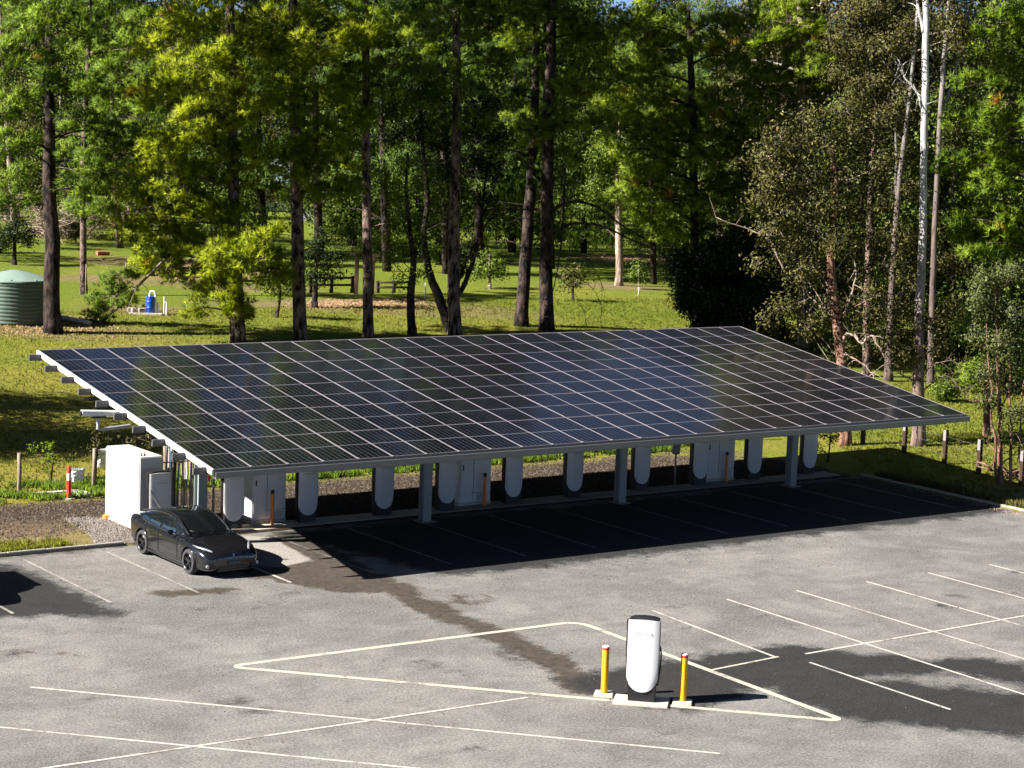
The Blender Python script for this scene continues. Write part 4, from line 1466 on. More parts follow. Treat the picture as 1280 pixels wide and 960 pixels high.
    def leaf_ball(s, c, rad, count, size=0.12, aspect=0.4, flat=0.8, droop=0.5, limb=True, sag=0.1, clump=0.22, twig=3):
        if limb and RNG.random() < .35: s.limb(c, sag=RNG.uniform(-.2, .2), rise=RNG.uniform(.5, 1.3), r=.03)
        c = s.loc(c)
        K = max(5, count // 24)
        sc = c + unit(RNG.normal(0, 1, (K, 3))) * (RNG.random((K, 1)) ** .4) * rad * np.array([1, 1, flat])
        idx = RNG.integers(0, K, count)
        p = sc[idx] + RNG.normal(0, clump, (count, 3)) * np.array([1, 1, .8])
        tb = RNG.random(K) * .5
        v, t, nn = leaves(p, size, aspect, droop, np.clip(tb[idx] + RNG.random(count) * .5, 0, 1), N=unit(unit(p - sc[idx]) * .9 + unit(sc[idx] - c) * .5 + np.array([0, 0, .25])))
        s.lv.append(v); s.lt.append(t); s.ln.append(nn)
        s.twigs(c, rad * .8, twig)

    def finish(s, bark='bark_pine', foliage='needle_mid', leaf=None, limb_bark=None):
        s.wood.build('trunk', bark, s.root)
        if len(s.limbs.bm.verts): s.limbs.build('branches', limb_bark or bark, s.root)['kind'] = 'stuff'
        if s.fv:
            v = np.concatenate(s.fv); t = np.concatenate(s.ft)
            link('crown', np_mesh('crown', v, np.arange(len(v)), 3, t, nrm=np.concatenate(s.fn)), foliage, s.root)['kind'] = 'stuff'
        if s.lv:
            v = np.concatenate(s.lv); t = np.concatenate(s.lt)
            link('crown', np_mesh('crown', v, np.arange(len(v)), 4, t, nrm=np.concatenate(s.ln)), leaf or foliage, s.root)['kind'] = 'stuff'
        return s.root


def px_tree(name, label, base_px, cat='tree', group=None):
    g_, k = on_ground(*base_px)
    t = Tree(name, label, g_, group, cat)
    t.k = k
    return t


def px_trunk(t, pts, seg=10):
    """pts: (px, py, width_px) from the base up, in the plane of the base's depth"""
    t.trunk([t.base] + [at_depth(p[0], p[1], t.k) for p in pts[1:]], [p[2] / FPX * t.k / 2 for p in pts], seg)


def pine(name, label, pts, boughs, foliage, bark='bark_pine', dens=1.0, extra_top=8, dead=0.008, seed=1, needle=0.32, deadlimbs=6, spread=2.8, width=0.034):
    t = px_tree(name, label, pts[0][:2])
    px_trunk(t, pts)
    for (bx, by, br) in boughs:
        r_ = br / FPX * t.k
        off = RNG.uniform(-1.25, .75) * min(2.4, 1.2 * r_ + .8)
        t.bough(at_depth(bx, by, t.k + off), r_, dens, needle=needle, dead=dead, width=width)
    top = t.tp[-1]
    zlo = min(top[2], float(at_depth(640, 30, t.k).z) - t.base[2])
    for k in range(extra_top):
        k = k % extra_top + RNG.random()
        z = zlo + (top[2] - zlo) * (k + .5) / extra_top if top[2] > zlo + 1 else top[2] - 1 + k * .2
        a = RNG.uniform(0, 6.28)
        ln = spread * (1.05 - 0.7 * (k / extra_top))
        q, _ = t.on_trunk(z)
        c = q + np.array([math.cos(a) * ln, math.sin(a) * ln, 0.3]) + t.base
        t.bough(c, RNG.uniform(1.3, 1.9), dens * (.5 if extra_top < 12 else .6), needle=.4, width=.06, n=10)
    for k in range(deadlimbs):
        z = RNG.uniform(.25, .75) * min(zlo, 16)
        a = RNG.uniform(0, 6.28)
        q, _ = t.on_trunk(z)
        ln = RNG.uniform(1.2, 3.2)
        c = q + np.array([math.cos(a) * ln, math.sin(a) * ln, RNG.uniform(-.3, .8)]) + t.base
        pts_ = t.limb(c, z0=z, r=.035, sag=.25)
        for j in (3, 4, 5):
            t.limbs.tube(limb_pts(pts_[j], pts_[j] + RNG.normal(0, .4, 3), 0, 2), [.012, .008, .004], 3, cap=False)
    return t.finish(bark, foliage)


# ---- named pines, left to right
pine('pine_tree', 'tall dark pine with a thick black trunk right of the green water tank',
     [(66, 416, 22), (64, 300, 19), (60, 150, 15), (63, 0, 12), (66, -150, 7), (66, -260, 3)],
     [(18, 60, 42), (100, 40, 40), (55, 95, 34), (14, 125, 40), (108, 108, 30), (60, 20, 45), (20, 178, 28), (112, 200, 24), (30, 10, 40), (148, 168, 30), (100, 150, 26), (20, 215, 26), (5, 250, 18), (130, 215, 26), (110, 238, 16)],
     'needle_green', 'bark_dark', 1.3, 9, spread=1.9)
pine('pine_tree', 'green pine on a slender pale trunk right of the thick black trunk',
     [(105, 368, 9), (104, 280, 8), (106, 150, 7), (112, 40, 5), (113, -20, 3)],
     [(150, 110, 34), (175, 150, 36), (130, 150, 26), (190, 190, 26), (150, 195, 30), (160, 60, 34), (130, 85, 30), (190, 90, 34), (120, 180, 24), (145, 30, 30), (185, 30, 34), (100, 252, 22), (125, 262, 22)],
     'needle_green', 'bark_pine', 1.1, 2)
pine('pine_tree', 'bright yellow green pine with low boughs nearly touching the lawn',
     [(297, 428, 19), (293, 300, 16), (290, 150, 13), (288, 0, 11), (288, -140, 7), (288, -240, 3)],
     [(205, 108, 30), (240, 85, 38), (250, 145, 38), (212, 185, 34), (285, 150, 32), (232, 225, 34), (262, 262, 30), (182, 250, 26), (318, 190, 26), (165, 290, 22), (205, 300, 26), (335, 300, 26), (245, 28, 42), (310, 40, 38), (198, 52, 34), (292, 92, 32), (160, 235, 20), (225, 270, 26), (150, 268, 18), (190, 320, 22), (225, 318, 20), (176, 215, 22), (185, 180, 22), (278, 205, 24), (180, 125, 18),
      (268, 338, 24), (330, 340, 26), (310, 322, 26), (250, 362, 18), (240, 385, 15), (285, 372, 18), (305, 395, 12), (345, 322, 18), (360, 345, 14), (268, 352, 16), (292, 300, 22), (300, 350, 20), (285, 260, 22), (300, 222, 22), (270, 318, 22), (220, 345, 16), (240, 300, 24), (292, 120, 24), (286, 60, 26), (200, 270, 24), (180, 335, 12), (298, 385, 12)],
     'needle_bright', 'bark_pine', 1.75, 6, dead=.012)
pine('pine_tree', 'second yellow green pine, right of the one with low boughs',
     [(376, 426, 17), (372, 300, 16), (369, 150, 14), (366, 0, 11), (366, -140, 7), (366, -240, 3)],
     [(350, 28, 42), (402, 58, 38), (358, 100, 38), (420, 108, 34), (328, 130, 28), (402, 170, 32), (432, 205, 26), (350, 192, 28), (412, 240, 22), (445, 40, 34), (410, 135, 28), (375, 215, 22), (330, 60, 26), (445, 150, 26), (440, 240, 16), (385, 15, 36), (372, 140, 24), (368, 70, 26), (375, 185, 20), (395, 205, 22), (365, 250, 16), (425, 180, 22)],
     'needle_bright', 'bark_pine', 1.6, 6, dead=.012)
pine('pine_tree', 'slim straight pine with a pinkish trunk, third trunk from the left behind the panels',
     [(460, 421, 13), (459, 300, 12), (457, 120, 10), (457, 0, 9), (457, -160, 6), (457, -270, 3)],
     [(440, 20, 34), (472, 50, 28), (500, 30, 32), (502, 80, 28), (438, 126, 24), (482, 108, 22), (420, 75, 24), (450, 85, 20), (430, 235, 14), (520, 55, 22)],
     'needle_mid', 'bark_pine', 1.1, 16, spread=3.0)
pine('pine_tree', 'tall pine with a bare reddish trunk left of the leaning black trunk',
     [(568, 419, 16), (567, 320, 15), (571, 120, 11), (570, 0, 9), (570, -180, 6), (570, -280, 3)],
     [(540, 38, 34), (600, 28, 34), (560, 88, 28), (622, 78, 28), (598, 148, 22), (530, 130, 26), (575, 10, 34), (520, 90, 26), (590, 110, 22), (545, 165, 20)],
     'needle_green', 'bark_pine', 1.3, 15, spread=3.0)
pine('pine_tree', 'black pine trunk leaning slightly right, left of the tallest pine',
     [(651, 407, 17), (656, 330, 15), (665, 200, 13), (670, 60, 9), (672, -80, 6), (672, -230, 3)],
     [(640, 120, 22), (655, 85, 24), (630, 60, 26), (690, 225, 18), (650, 200, 16), (600, 190, 20), (640, 160, 18)],
     'needle_dark', 'bark_dark', 1.2, 15, spread=3.0)
p7 = pine('pine_tree', 'tallest straight pine in the middle with long drooping limbs to its right',
     [(683, 413, 18), (683, 300, 16), (686, 150, 14), (689, 0, 11), (690, -180, 6)],
     [(652, 48, 34), (702, 28, 38), (742, 58, 34), (722, 108, 28), (652, 150, 22), (664, 168, 22), (742, 160, 22), (702, 148, 24), (770, 100, 28), (640, 20, 32), (770, 40, 30), (720, 195, 16), (745, 30, 30)],
     'needle_mid', 'bark_dark', 1.3, 8)
pine('pine_tree', 'broad green pine whose full crown fills the space right of the middle pair',
     [(872, 412, 12), (868, 300, 11), (866, 150, 10), (862, 40, 6), (860, 8, 3)],
     [(820, 62, 34), (868, 52, 36), (918, 74, 38), (802, 120, 34), (850, 130, 38), (900, 130, 38), (820, 188, 34), (880, 190, 38), (790, 212, 24), (938, 190, 28), (840, 250, 34), (890, 250, 34), (775, 160, 26), (762, 185, 18), (860, 290, 26), (915, 228, 28), (925, 285, 20), (800, 90, 26), (790, 35, 32), (780, 240, 20), (830, 285, 20), (905, 38, 28), (835, 34, 26), (820, 160, 28), (870, 160, 28), (920, 165, 26), (800, 265, 22), (880, 320, 20), (935, 255, 20), (770, 120, 24), (960, 230, 18)],
     'needle_mid', 'bark_dark', 1.5, 1, dead=.02)
pine('pine_tree', 'green pine with pale broken limbs above the brown leaved tree',
     [(1004, 433, 15), (1004, 340, 14), (1002, 150, 12), (1000, 20, 8), (1000, -25, 4)],
     [(950, 48, 38), (1000, 60, 40), (978, 110, 36), (1022, 90, 30), (1042, 112, 26), (952, 150, 28), (985, 30, 40), (1030, 40, 30), (960, 95, 32), (930, 115, 26), (940, 15, 34), (1000, 135, 22), (1045, 75, 20)],
     'needle_mid', 'bark_pale', 1.3, 2, dead=.02)
pine('pine_tree', 'pine at the right edge with bright boughs reaching in over the white gum',
     [(1302, 560, 20), (1300, 400, 18), (1296, 200, 15), (1292, 0, 12), (1290, -140, 7), (1290, -220, 3)],
     [(1250, 28, 32), (1272, 78, 30), (1222, 105, 26), (1262, 128, 34), (1205, 148, 22), (1240, 178, 32), (1205, 212, 24), (1270, 208, 30), (1182, 205, 16), (1232, 232, 22), (1200, 290, 20), (1248, 285, 28), (1272, 335, 20), (1190, 278, 15), (1225, 300, 22), (1265, 25, 30), (1275, 260, 22), (1228, 60, 20), (1240, 145, 24), (1310, 60, 40), (1320, 150, 40), (1320, 250, 40), (1215, 318, 13)],
     'needle_lime', 'bark_pine', 1.1, 7, dead=.02, needle=.32, width=.040)


# long drooping limbs right of the tallest pine
def add_limb_object(tree_root, name, k, paths, mat, twig_n=0):
    mb = MB()
    base = np.array(tree_root.location)
    for pth, r0 in paths:
        pts = smooth_path([np.array(at_depth(x, y, k + dz)) - base for x, y, dz in pth])
        n = len(pts)
        mb.tube(pts, [r0 * (1 - .85 * i / (n - 1)) for i in range(n)], 6)
        for _ in range(twig_n):
            i = RNG.integers(n // 2, n)
            q = pts[i]
            mb.tube(limb_pts(q, q + RNG.normal(0, .5, 3) + np.array([0, 0, -.4]), 0, 3), [.012, .009, .006, .003], 3, cap=False)
    o = mb.build(name, mat, tree_root); o['kind'] = 'stuff'
    return o


k7 = on_ground(683, 413)[1]
add_limb_object(p7, 'drooping_limb', k7, [
    ([(690, 262, 0), (715, 252, 0), (745, 258, .4), (775, 280, .8), (810, 302, 1.0), (840, 330, 1.2)], .10),
    ([(690, 292, 0), (715, 280, .2), (750, 282, .5), (790, 300, .8), (830, 318, 1.0), (850, 345, 1.0)], .09),
    ([(690, 160, 0), (720, 152, .2), (770, 160, .5), (820, 178, 1)], .06),
    ([(660, 262, 0), (630, 262, -.5), (600, 280, -1), (580, 305, -1)], .05)], 'bark_dark', 14)
# broken pole leaning against it
add_limb_object(p7, 'hanging_branch', k7 - 1.0, [
    ([(706, 210, 0), (704, 270, 0), (698, 330, 0), (690, 370, 0), (686, 405, .3)], .07),
    ([(700, 330, 0), (720, 345, 0), (742, 362, .2), (752, 385, .2), (750, 402, .3)], .025),
    ([(696, 345, 0), (715, 362, 0), (728, 385, .2), (733, 405, .2)], .022),
    ([(698, 320, 0), (730, 322, 0), (748, 345, .2), (756, 370, .2)], .02)], 'bark_dark', 16)

# fallen pine branch on the lawn under the bright pine
fb = px_tree('fallen_pine_branch', 'fallen pine branch with green needles resting on the lawn right of the dark pine', (124, 404), 'branch')
fb.wood.tube([fb.loc(at_depth(x, y, fb.k + dz)) for x, y, dz in ((124, 403, 0), (150, 382, .1), (172, 358, .3), (195, 335, .6), (208, 322, 1.0))], [.09, .08, .07, .06, .05], 6)
for (x, y, r_) in ((120, 378, 14), (132, 388, 14), (145, 372, 15), (118, 392, 10), (150, 360, 12), (140, 352, 10), (160, 378, 10), (165, 345, 9)):
    fb.tp, fb.tr = [np.zeros(3), np.array([0, 0, 3.])], [.05, .05]
    fb.bough(at_depth(x, y, fb.k), r_ / FPX * fb.k, 1.6, limb=False, needle=.28)
for k in range(26):
    a = fb.loc(at_depth(RNG.uniform(140, 195), RNG.uniform(335, 385), fb.k))
    fb.limbs.tube(limb_pts(a, a + RNG.normal(0, .6, 3) + np.array([-.6, .2, -.3]), 0, 3), [.02, .014, .009, .004], 4, cap=False)
fb.finish('twig_pale', 'needle_green')


# ---- eucalypts and broadleaf trees
def leafy(name, label, pts, balls, leaf, bark, cnt=900, size=0.14, seg=9, limb_sag=.1, extra=None, limb_bark=None, flat=.8, clump=.24, limb=True, cat='tree', group=None, twig=3, aspect=.4, droop=.5):
    t = px_tree(name, label, pts[0][:2], cat, group)
    px_trunk(t, pts, seg)
    if extra:
        for pth, r0 in extra:
            p_ = smooth_path([t.loc(at_depth(x, y, t.k + dz)) for x, y, dz in pth])
            p_ = [q + RNG.normal(0, .03, 3) for q in p_]
            for q in p_[2:]:
                if RNG.random() < .8: t.limbs.tube(limb_pts(q, q + RNG.normal(0, .45, 3), .1, 4, .15), [r0 * .35, r0 * .28, r0 * .2, r0 * .12, .004], 4, cap=False)
            t.limbs.tube(p_, [r0 * (1 - .75 * i / (len(p_) - 1)) for i in range(len(p_))], 7)
    for (bx, by, br) in balls:
        r_ = br / FPX * t.k
        t.leaf_ball(at_depth(bx, by, t.k + RNG.uniform(-1, 1) * r_ * .9), r_, int(cnt * 3.2 * (r_ / 1.2) ** 2), size * 1.25, aspect, flat, droop, limb, limb_sag, clump, twig)
    return t.finish(bark, leaf, leaf, limb_bark)


leafy('red_gum_tree', 'twisted reddish gum behind the right end of the canopy with sparse brown olive leaves',
      [(1056, 556, 15), (1053, 470, 14), (1046, 400, 13), (1038, 320, 10), (1045, 240, 7), (1040, 180, 4)],
      [(960, 195, 24), (1000, 185, 26), (1040, 180, 28), (1080, 190, 24), (975, 225, 28), (1015, 220, 30), (1060, 225, 30), (1095, 215, 20), (955, 250, 20), (990, 262, 28), (1030, 260, 30), (1075, 262, 28), (1010, 300, 26), (1055, 300, 28), (1092, 300, 22), (1020, 340, 18), (1080, 340, 20), (1095, 370, 18), (1070, 165, 20), (1105, 255, 16), (985, 320, 14), (1060, 380, 16), (1030, 395, 14), (965, 290, 20), (950, 330, 14), (1000, 345, 20), (985, 385, 18), (1010, 410, 16), (1080, 400, 20), (1100, 425, 20), (1065, 440, 14), (1115, 330, 20), (1120, 290, 18), (1110, 200, 18), (975, 170, 18), (1020, 150, 20), (1060, 140, 22), (1100, 160, 22), (1120, 385, 18), (1130, 440, 18), (960, 400, 12)],
      'leaf_olive', 'bark_red', 640, .13, extra=[
          ([(1050, 430, 0), (1062, 418, -.3), (1078, 428, -.5), (1090, 420, -.8), (1102, 440, -1)], .09),
          ([(1050, 410, 0), (1038, 370, .2), (1028, 345, .4), (1015, 330, .6)], .06),
          ([(1052, 400, 0), (1064, 370, -.3), (1070, 340, -.5), (1062, 310, -.5)], .06),
          ([(1048, 440, 0), (1070, 450, -.4), (1092, 470, -.6), (1090, 495, -.6)], .05),
          ([(1046, 380, 0), (1030, 385, .3), (1012, 372, .5), (1000, 385, .6)], .04),
          ([(985, 350, 1), (960, 300, .6), (940, 290, .5), (895, 272, .3)], .06)], limb_bark='twig_pale', clump=.3)
leafy('olive_gum_tree', 'tall olive brown gum crown filling the gap left of the white gums',
      [(1083, 470, 11), (1084, 380, 10), (1088, 250, 8), (1095, 120, 6), (1098, 0, 4), (1098, -60, 3)],
      [(1065, 20, 28), (1100, 10, 28), (1085, 55, 28), (1060, 90, 24), (1105, 100, 26), (1075, 130, 24), (1110, 60, 24), (1125, 150, 20), (1130, 190, 22), (1135, 240, 20), (1130, 300, 20), (1140, 350, 20), (1180, 330, 18), (1195, 380, 20), (1185, 280, 16), (1205, 330, 18), (1150, 30, 26), (1215, 30, 26), (1230, 60, 22), (1200, 120, 22), (1195, 170, 20), (1180, 400, 18), (1050, 50, 24)],
      'leaf_olive', 'bark_pine', 460, .14)
leafy('white_gum_tree', 'tall white gum with a bright forked trunk rising out of the picture',
      [(1148, 557, 17), (1148, 450, 14), (1150, 380, 12), (1153, 300, 10), (1155, 220, 9), (1156, 100, 9), (1157, 0, 8), (1153, -120, 6)],
      [(1120, 415, 20), (1160, 405, 18), (1105, 390, 16), (1175, 430, 16), (1110, 60, 24), (1190, 40, 26), (1130, 120, 16), (1145, -30, 40), (1180, -60, 50), (1110, -60, 40), (1130, 440, 14)],
      'leaf_olive', 'bark_white_gum', 520, .13, extra=[
          ([(1155, 150, 0), (1148, 120, 0), (1132, 95, .3), (1122, 72, .4)], .07),
          ([(1155, 40, 0), (1148, 10, 0), (1143, -30, 0)], .10),
          ([(1152, 480, 0), (1130, 470, -.3), (1118, 455, -.5), (1105, 460, -.6)], .04),
          ([(1152, 490, 0), (1180, 470, -.3), (1195, 480, -.5), (1212, 500, -.8)], .035),
          ([(1152, 470, 0), (1170, 455, -.3), (1192, 452, -.5), (1208, 468, -.8)], .03)])
leafy('white_gum_tree', 'slimmer second white gum just right of the bright forked one, forking near the top',
      [(1163, 480, 9), (1165, 380, 8), (1170, 250, 7), (1178, 100, 6), (1186, 0, 4), (1190, -100, 3)],
      [(1190, 20, 24), (1205, 60, 18), (1170, 440, 14), (1185, -40, 40)],
      'leaf_olive', 'bark_grey_gum', 500, .13, extra=[([(1173, 150, 0), (1188, 110, .2), (1200, 60, .4), (1208, 10, .5), (1212, -40, .5)], .10), ([(1176, 90, 0), (1186, 50, 0), (1192, 0, .2)], .07)])
leafy('grey_gum_tree', 'grey barked gum left of the bright forked one with two thin stems',
      [(1110, 476, 11), (1113, 400, 9), (1122, 250, 7), (1136, 130, 5), (1145, 40, 4), (1150, -60, 3)],
      [(1100, 30, 26), (1080, 60, 26), (1110, 90, 24), (1130, 40, 22), (1085, 110, 24), (1115, 140, 18), (1080, 20, 30), (1100, -40, 40)],
      'leaf_olive', 'bark_grey_gum', 560, .13, extra=[([(1121, 260, 0), (1120, 180, .3), (1121, 100, .5), (1123, 60, .6)], .08)])
leafy('gum_sapling', 'cluster of thin reddish stems with small leaves at the lower right corner of the lawn',
      [(1250, 606, 7), (1250, 540, 6), (1248, 480, 5), (1246, 400, 4), (1245, 350, 3)],
      [(1235, 350, 18), (1262, 345, 20), (1240, 385, 22), (1270, 395, 22), (1228, 420, 18), (1255, 430, 24), (1275, 450, 20), (1240, 465, 20), (1225, 375, 16), (1262, 480, 20), (1236, 500, 14), (1270, 520, 16), (1250, 545, 10), (1272, 340, 16), (1275, 560, 10)],
      'leaf_sage', 'bark_red', 1500, .10, extra=[([(1246, 600, -.2), (1240, 530, -.2), (1238, 470, -.2), (1232, 400, 0)], .06), ([(1262, 604, .1), (1265, 540, .1), (1262, 470, 0), (1268, 400, 0)], .07), ([(1276, 606, .3), (1275, 540, .3), (1280, 470, 0)], .06)], clump=.2)
leafy('brown_gum_tree', 'reddish trunk with hanging leaves behind the right fence corner',
      [(1233, 545, 9), (1233, 480, 8), (1232, 420, 7), (1228, 360, 5)],
      [(1215, 400, 16), (1228, 430, 16), (1205, 420, 12), (1222, 380, 14)], 'leaf_green', 'bark_red', 650, .11)
leafy('pale_gum_tree', 'pale trunked gum alone on the far lawn right of the middle pines',
      [(774, 357, 10), (774, 310, 10), (772, 250, 8), (773, 190, 6), (775, 150, 4)],
      [(745, 200, 22), (770, 190, 22), (795, 210, 20), (750, 235, 20), (735, 260, 16), (790, 245, 16), (755, 170, 20), (800, 180, 18)],
      'leaf_green', 'bark_pale', 480, .16)
leafy('dark_broadleaf_tree', 'dense black green broadleaf tree just behind the far left corner of the canopy top',
      [(905, 425, 9), (903, 390, 8), (900, 350, 6), (898, 310, 4)],
      [(860, 345, 26), (900, 320, 30), (940, 330, 28), (880, 380, 28), (920, 375, 30), (950, 365, 24), (860, 375, 18), (915, 405, 24), (945, 400, 22), (885, 405, 18), (850, 325, 16), (900, 350, 30), (930, 300, 20), (960, 395, 16)],
      'leaf_dark', 'bark_dark', 1300, .17)
leafy('thin_dark_tree', 'thin dark crooked tree with drooping leafy twigs left of the bare reddish pine',
      [(515, 419, 11), (513, 370, 10), (517, 330, 8), (512, 290, 6), (508, 240, 4), (510, 190, 3)],
      [(480, 290, 14), (500, 270, 16), (530, 285, 16), (495, 320, 14), (540, 310, 12), (475, 315, 10), (525, 340, 12), (500, 350, 10), (490, 240, 18), (520, 235, 18), (545, 260, 14), (505, 205, 20), (535, 385, 6), (540, 215, 18), (475, 215, 18)],
      'leaf_green', 'bark_dark', 420, .13)
leafy('forked_dark_tree', 'dark tree forking low behind the bare reddish pine',
      [(562, 415, 13), (548, 370, 12), (538, 345, 10), (530, 300, 8), (534, 250, 7), (528, 180, 5), (524, 110, 3)],
      [(590, 310, 14), (580, 335, 14), (610, 250, 18), (560, 215, 20), (600, 200, 20), (520, 160, 22), (550, 180, 20), (620, 220, 16), (585, 160, 22), (530, 110, 24), (625, 170, 20), (490, 170, 20), (480, 130, 20), (610, 130, 20)],
      'leaf_dark', 'bark_dark', 520, .15, extra=[
          ([(565, 380, 0), (585, 345, .3), (597, 300, .6), (605, 240, .8), (612, 200, 1)], .16),
          ([(572, 350, .2), (590, 310, .5), (612, 275, .8), (640, 262, 1)], .09),
          ([(590, 330, .4), (602, 290, .6), (600, 250, .8), (590, 210, .8)], .07)], limb_bark='bark_dark')
# small park trees
for args in (
    ('round_tree', 'small round crowned tree on the lawn between the reddish and leaning pines', [(612, 361, 4), (612, 348, 4), (612, 335, 3), (612, 318, 2)],
     [(600, 330, 12), (622, 332, 12), (612, 320, 13), (612, 338, 13), (597, 340, 8), (628, 342, 8)], 'leaf_green', 'bark_pale'),
    ('round_tree', 'small two stemmed tree between the bright pines', [(346, 397, 5), (348, 386, 4), (350, 372, 3), (350, 360, 2)],
     [(335, 355, 12), (355, 350, 13), (365, 360, 11), (345, 365, 11), (372, 348, 9)], 'leaf_lime', 'bark_dark'),
    ('round_tree', 'dark shrub tree right of the second bright pine', [(393, 385, 8), (394, 365, 7), (395, 345, 5), (395, 320, 3)],
     [(390, 320, 15), (410, 330, 15), (400, 345, 14), (420, 345, 10), (405, 300, 15), (425, 315, 12), (385, 345, 10)], 'leaf_dark', 'bark_dark'),
    ('round_tree', 'dark small tree with two stems left of the water tank pine', [(18, 331, 6), (18, 315, 5), (18, 295, 4), (18, 280, 3)],
     [(12, 290, 12), (28, 292, 14), (20, 278, 12), (8, 305, 10), (35, 300, 12)], 'leaf_dark', 'bark_dark'),
    ('round_tree', 'bushy low tree at the bright pine crown edge above the blue drum', [(190, 345, 6), (190, 338, 5), (190, 328, 4), (190, 315, 2)],
     [(180, 330, 12), (198, 328, 14), (190, 318, 14), (205, 338, 8), (182, 342, 8)], 'leaf_green', 'bark_dark'),
    ('round_tree', 'small bushy sapling tied to a pale stake on the far lawn', [(798, 362, 2), (798, 354, 2), (798, 346, 1.5), (798, 336, 1)],
     [(798, 340, 9), (792, 346, 7), (804, 346, 7), (798, 332, 6)], 'leaf_green', 'bark_pale'),
    ('round_tree', 'sparse twiggy shrub between the leaning pole and the far lawn', [(716, 376, 3), (716, 365, 3), (717, 350, 2), (718, 338, 1.5)],
     [(712, 345, 10), (722, 352, 9), (708, 356, 7), (724, 340, 8)], 'leaf_olive', 'bark_dark'),
):
    leafy(*args, 520, .15, seg=7, twig=2, cat='tree')

# low garden bed of lime grasses and shrubs beyond the lawn
bed = [(590, 292, 22, 'leaf_lime'), (620, 288, 26, 'leaf_lime'), (650, 290, 20, 'leaf_lime'), (712, 296, 22, 'leaf_lime'), (745, 298, 20, 'leaf_lime'), (560, 300, 20, 'leaf_green'), (690, 300, 16, 'leaf_lime'),
       (800, 300, 18, 'leaf_green'), (830, 310, 16, 'leaf_lime'), (470, 310, 20, 'leaf_green'), (440, 300, 24, 'leaf_green'), (500, 310, 20, 'leaf_lime'), (415, 275, 22, 'leaf_lime'), (545, 320, 14, 'leaf_green'), (765, 300, 14, 'leaf_green'), (1220, 470, 26, 'leaf_lime'), (1190, 460, 22, 'leaf_green'), (1245, 440, 24, 'leaf_green'), (1265, 470, 26, 'leaf_lime'), (1180, 490, 14, 'leaf_green'), (1205, 430, 22, 'leaf_dark'),
       (60, 275, 24, 'leaf_brown'), (20, 255, 26, 'leaf_brown'), (140, 280, 26, 'leaf_brown'), (180, 270, 24, 'leaf_brown'), (95, 290, 18, 'leaf_brown'), (225, 290, 22, 'leaf_green'), (0, 300, 20, 'leaf_dark')]
shrub_where = ['left of the leaning pine', 'just left of the leaning pine', 'behind the leaning pine', 'right of the tallest pine', 'second right of the tallest pine', 'left end of the lime bed', 'between the middle pair', 'left of the dark broadleaf tree', 'under the broad green pine', 'left behind the thin dark tree', 'right of the slim pink pine', 'behind the thin dark tree', 'beside the pale far roof', 'at the foot of the lime bed', 'left of the pale gum',
               'behind the right fence', 'right of the white gum foot', 'high behind the sapling stems', 'at the right edge of the picture', 'low beside the white gum', 'in the shade behind the gums',
               'behind the water tank', 'at the left picture edge', 'behind the thin pale trunk', 'right of the thin pale trunk', 'near the dark pine', 'behind the bright pine', 'at the left edge beside the dark small tree']
for (x, y, r_, lm), wh in zip(bed, shrub_where):
    g_, k = on_ground(x, y + r_ * .8)
    t = Tree('garden_shrub', '%s shrub %s' % ({'leaf_lime': 'lime green', 'leaf_green': 'mid green', 'leaf_brown': 'dry brown twiggy', 'leaf_dark': 'dark green'}[lm], wh), g_, None, 'shrub')
    t.k = k
    rr = r_ / FPX * k
    t.trunk([g_, (g_.x, g_.y, g_.z + rr * 1.2)], [.05, .02], 5)
    for q in range(5):
        c = (g_.x + RNG.uniform(-1, 1) * rr * .8, g_.y + RNG.uniform(-1, 1) * rr * .5, g_.z + RNG.uniform(.4, 1.3) * rr)
        t.leaf_ball(c, rr * .6, 380, .22, .3, .9, -.4 if lm == 'leaf_lime' else .3, limb=True, clump=.25, twig=2)
    t.finish('bark_pale', lm, lm)

for x, y, r_, lb in ((60, 268, 30, 'tangle of pale dead branches behind the thick dark trunk'), (112, 262, 26, 'tangle of pale dead branches beside the slender pale trunk'), (10, 250, 28, 'tangle of pale dead branches at the far left edge'), (165, 262, 20, 'bare pale branches under the left green pine boughs')):
    g_, k = on_ground(x, y + r_ * 1.4)
    t = Tree('dead_shrub', lb, g_, None, 'shrub')
    rr = r_ / FPX * k
    t.trunk([g_, (g_.x + .1, g_.y, g_.z + rr)], [.09, .04], 6)
    for q in range(70):
        a = RNG.uniform(0, 6.28); e = RNG.uniform(-.1, 1.1)
        d_ = np.array([math.cos(a) * math.cos(e), math.sin(a) * math.cos(e), math.sin(e)]) * rr * RNG.uniform(.7, 1.5)
        p0, _ = t.on_trunk(RNG.uniform(.3, 1) * rr)
        pp = limb_pts(p0, p0 + d_, .1, 5, .18)
        t.limbs.tube(pp, [.05, .045, .035, .03, .02, .01], 4, cap=False)
        for z_ in (2, 3, 4):
            t.limbs.tube(limb_pts(pp[z_], pp[z_] + RNG.normal(0, .5, 3), 0, 2), [.022, .016, .006], 3, cap=False)
    t.finish('twig_pale')

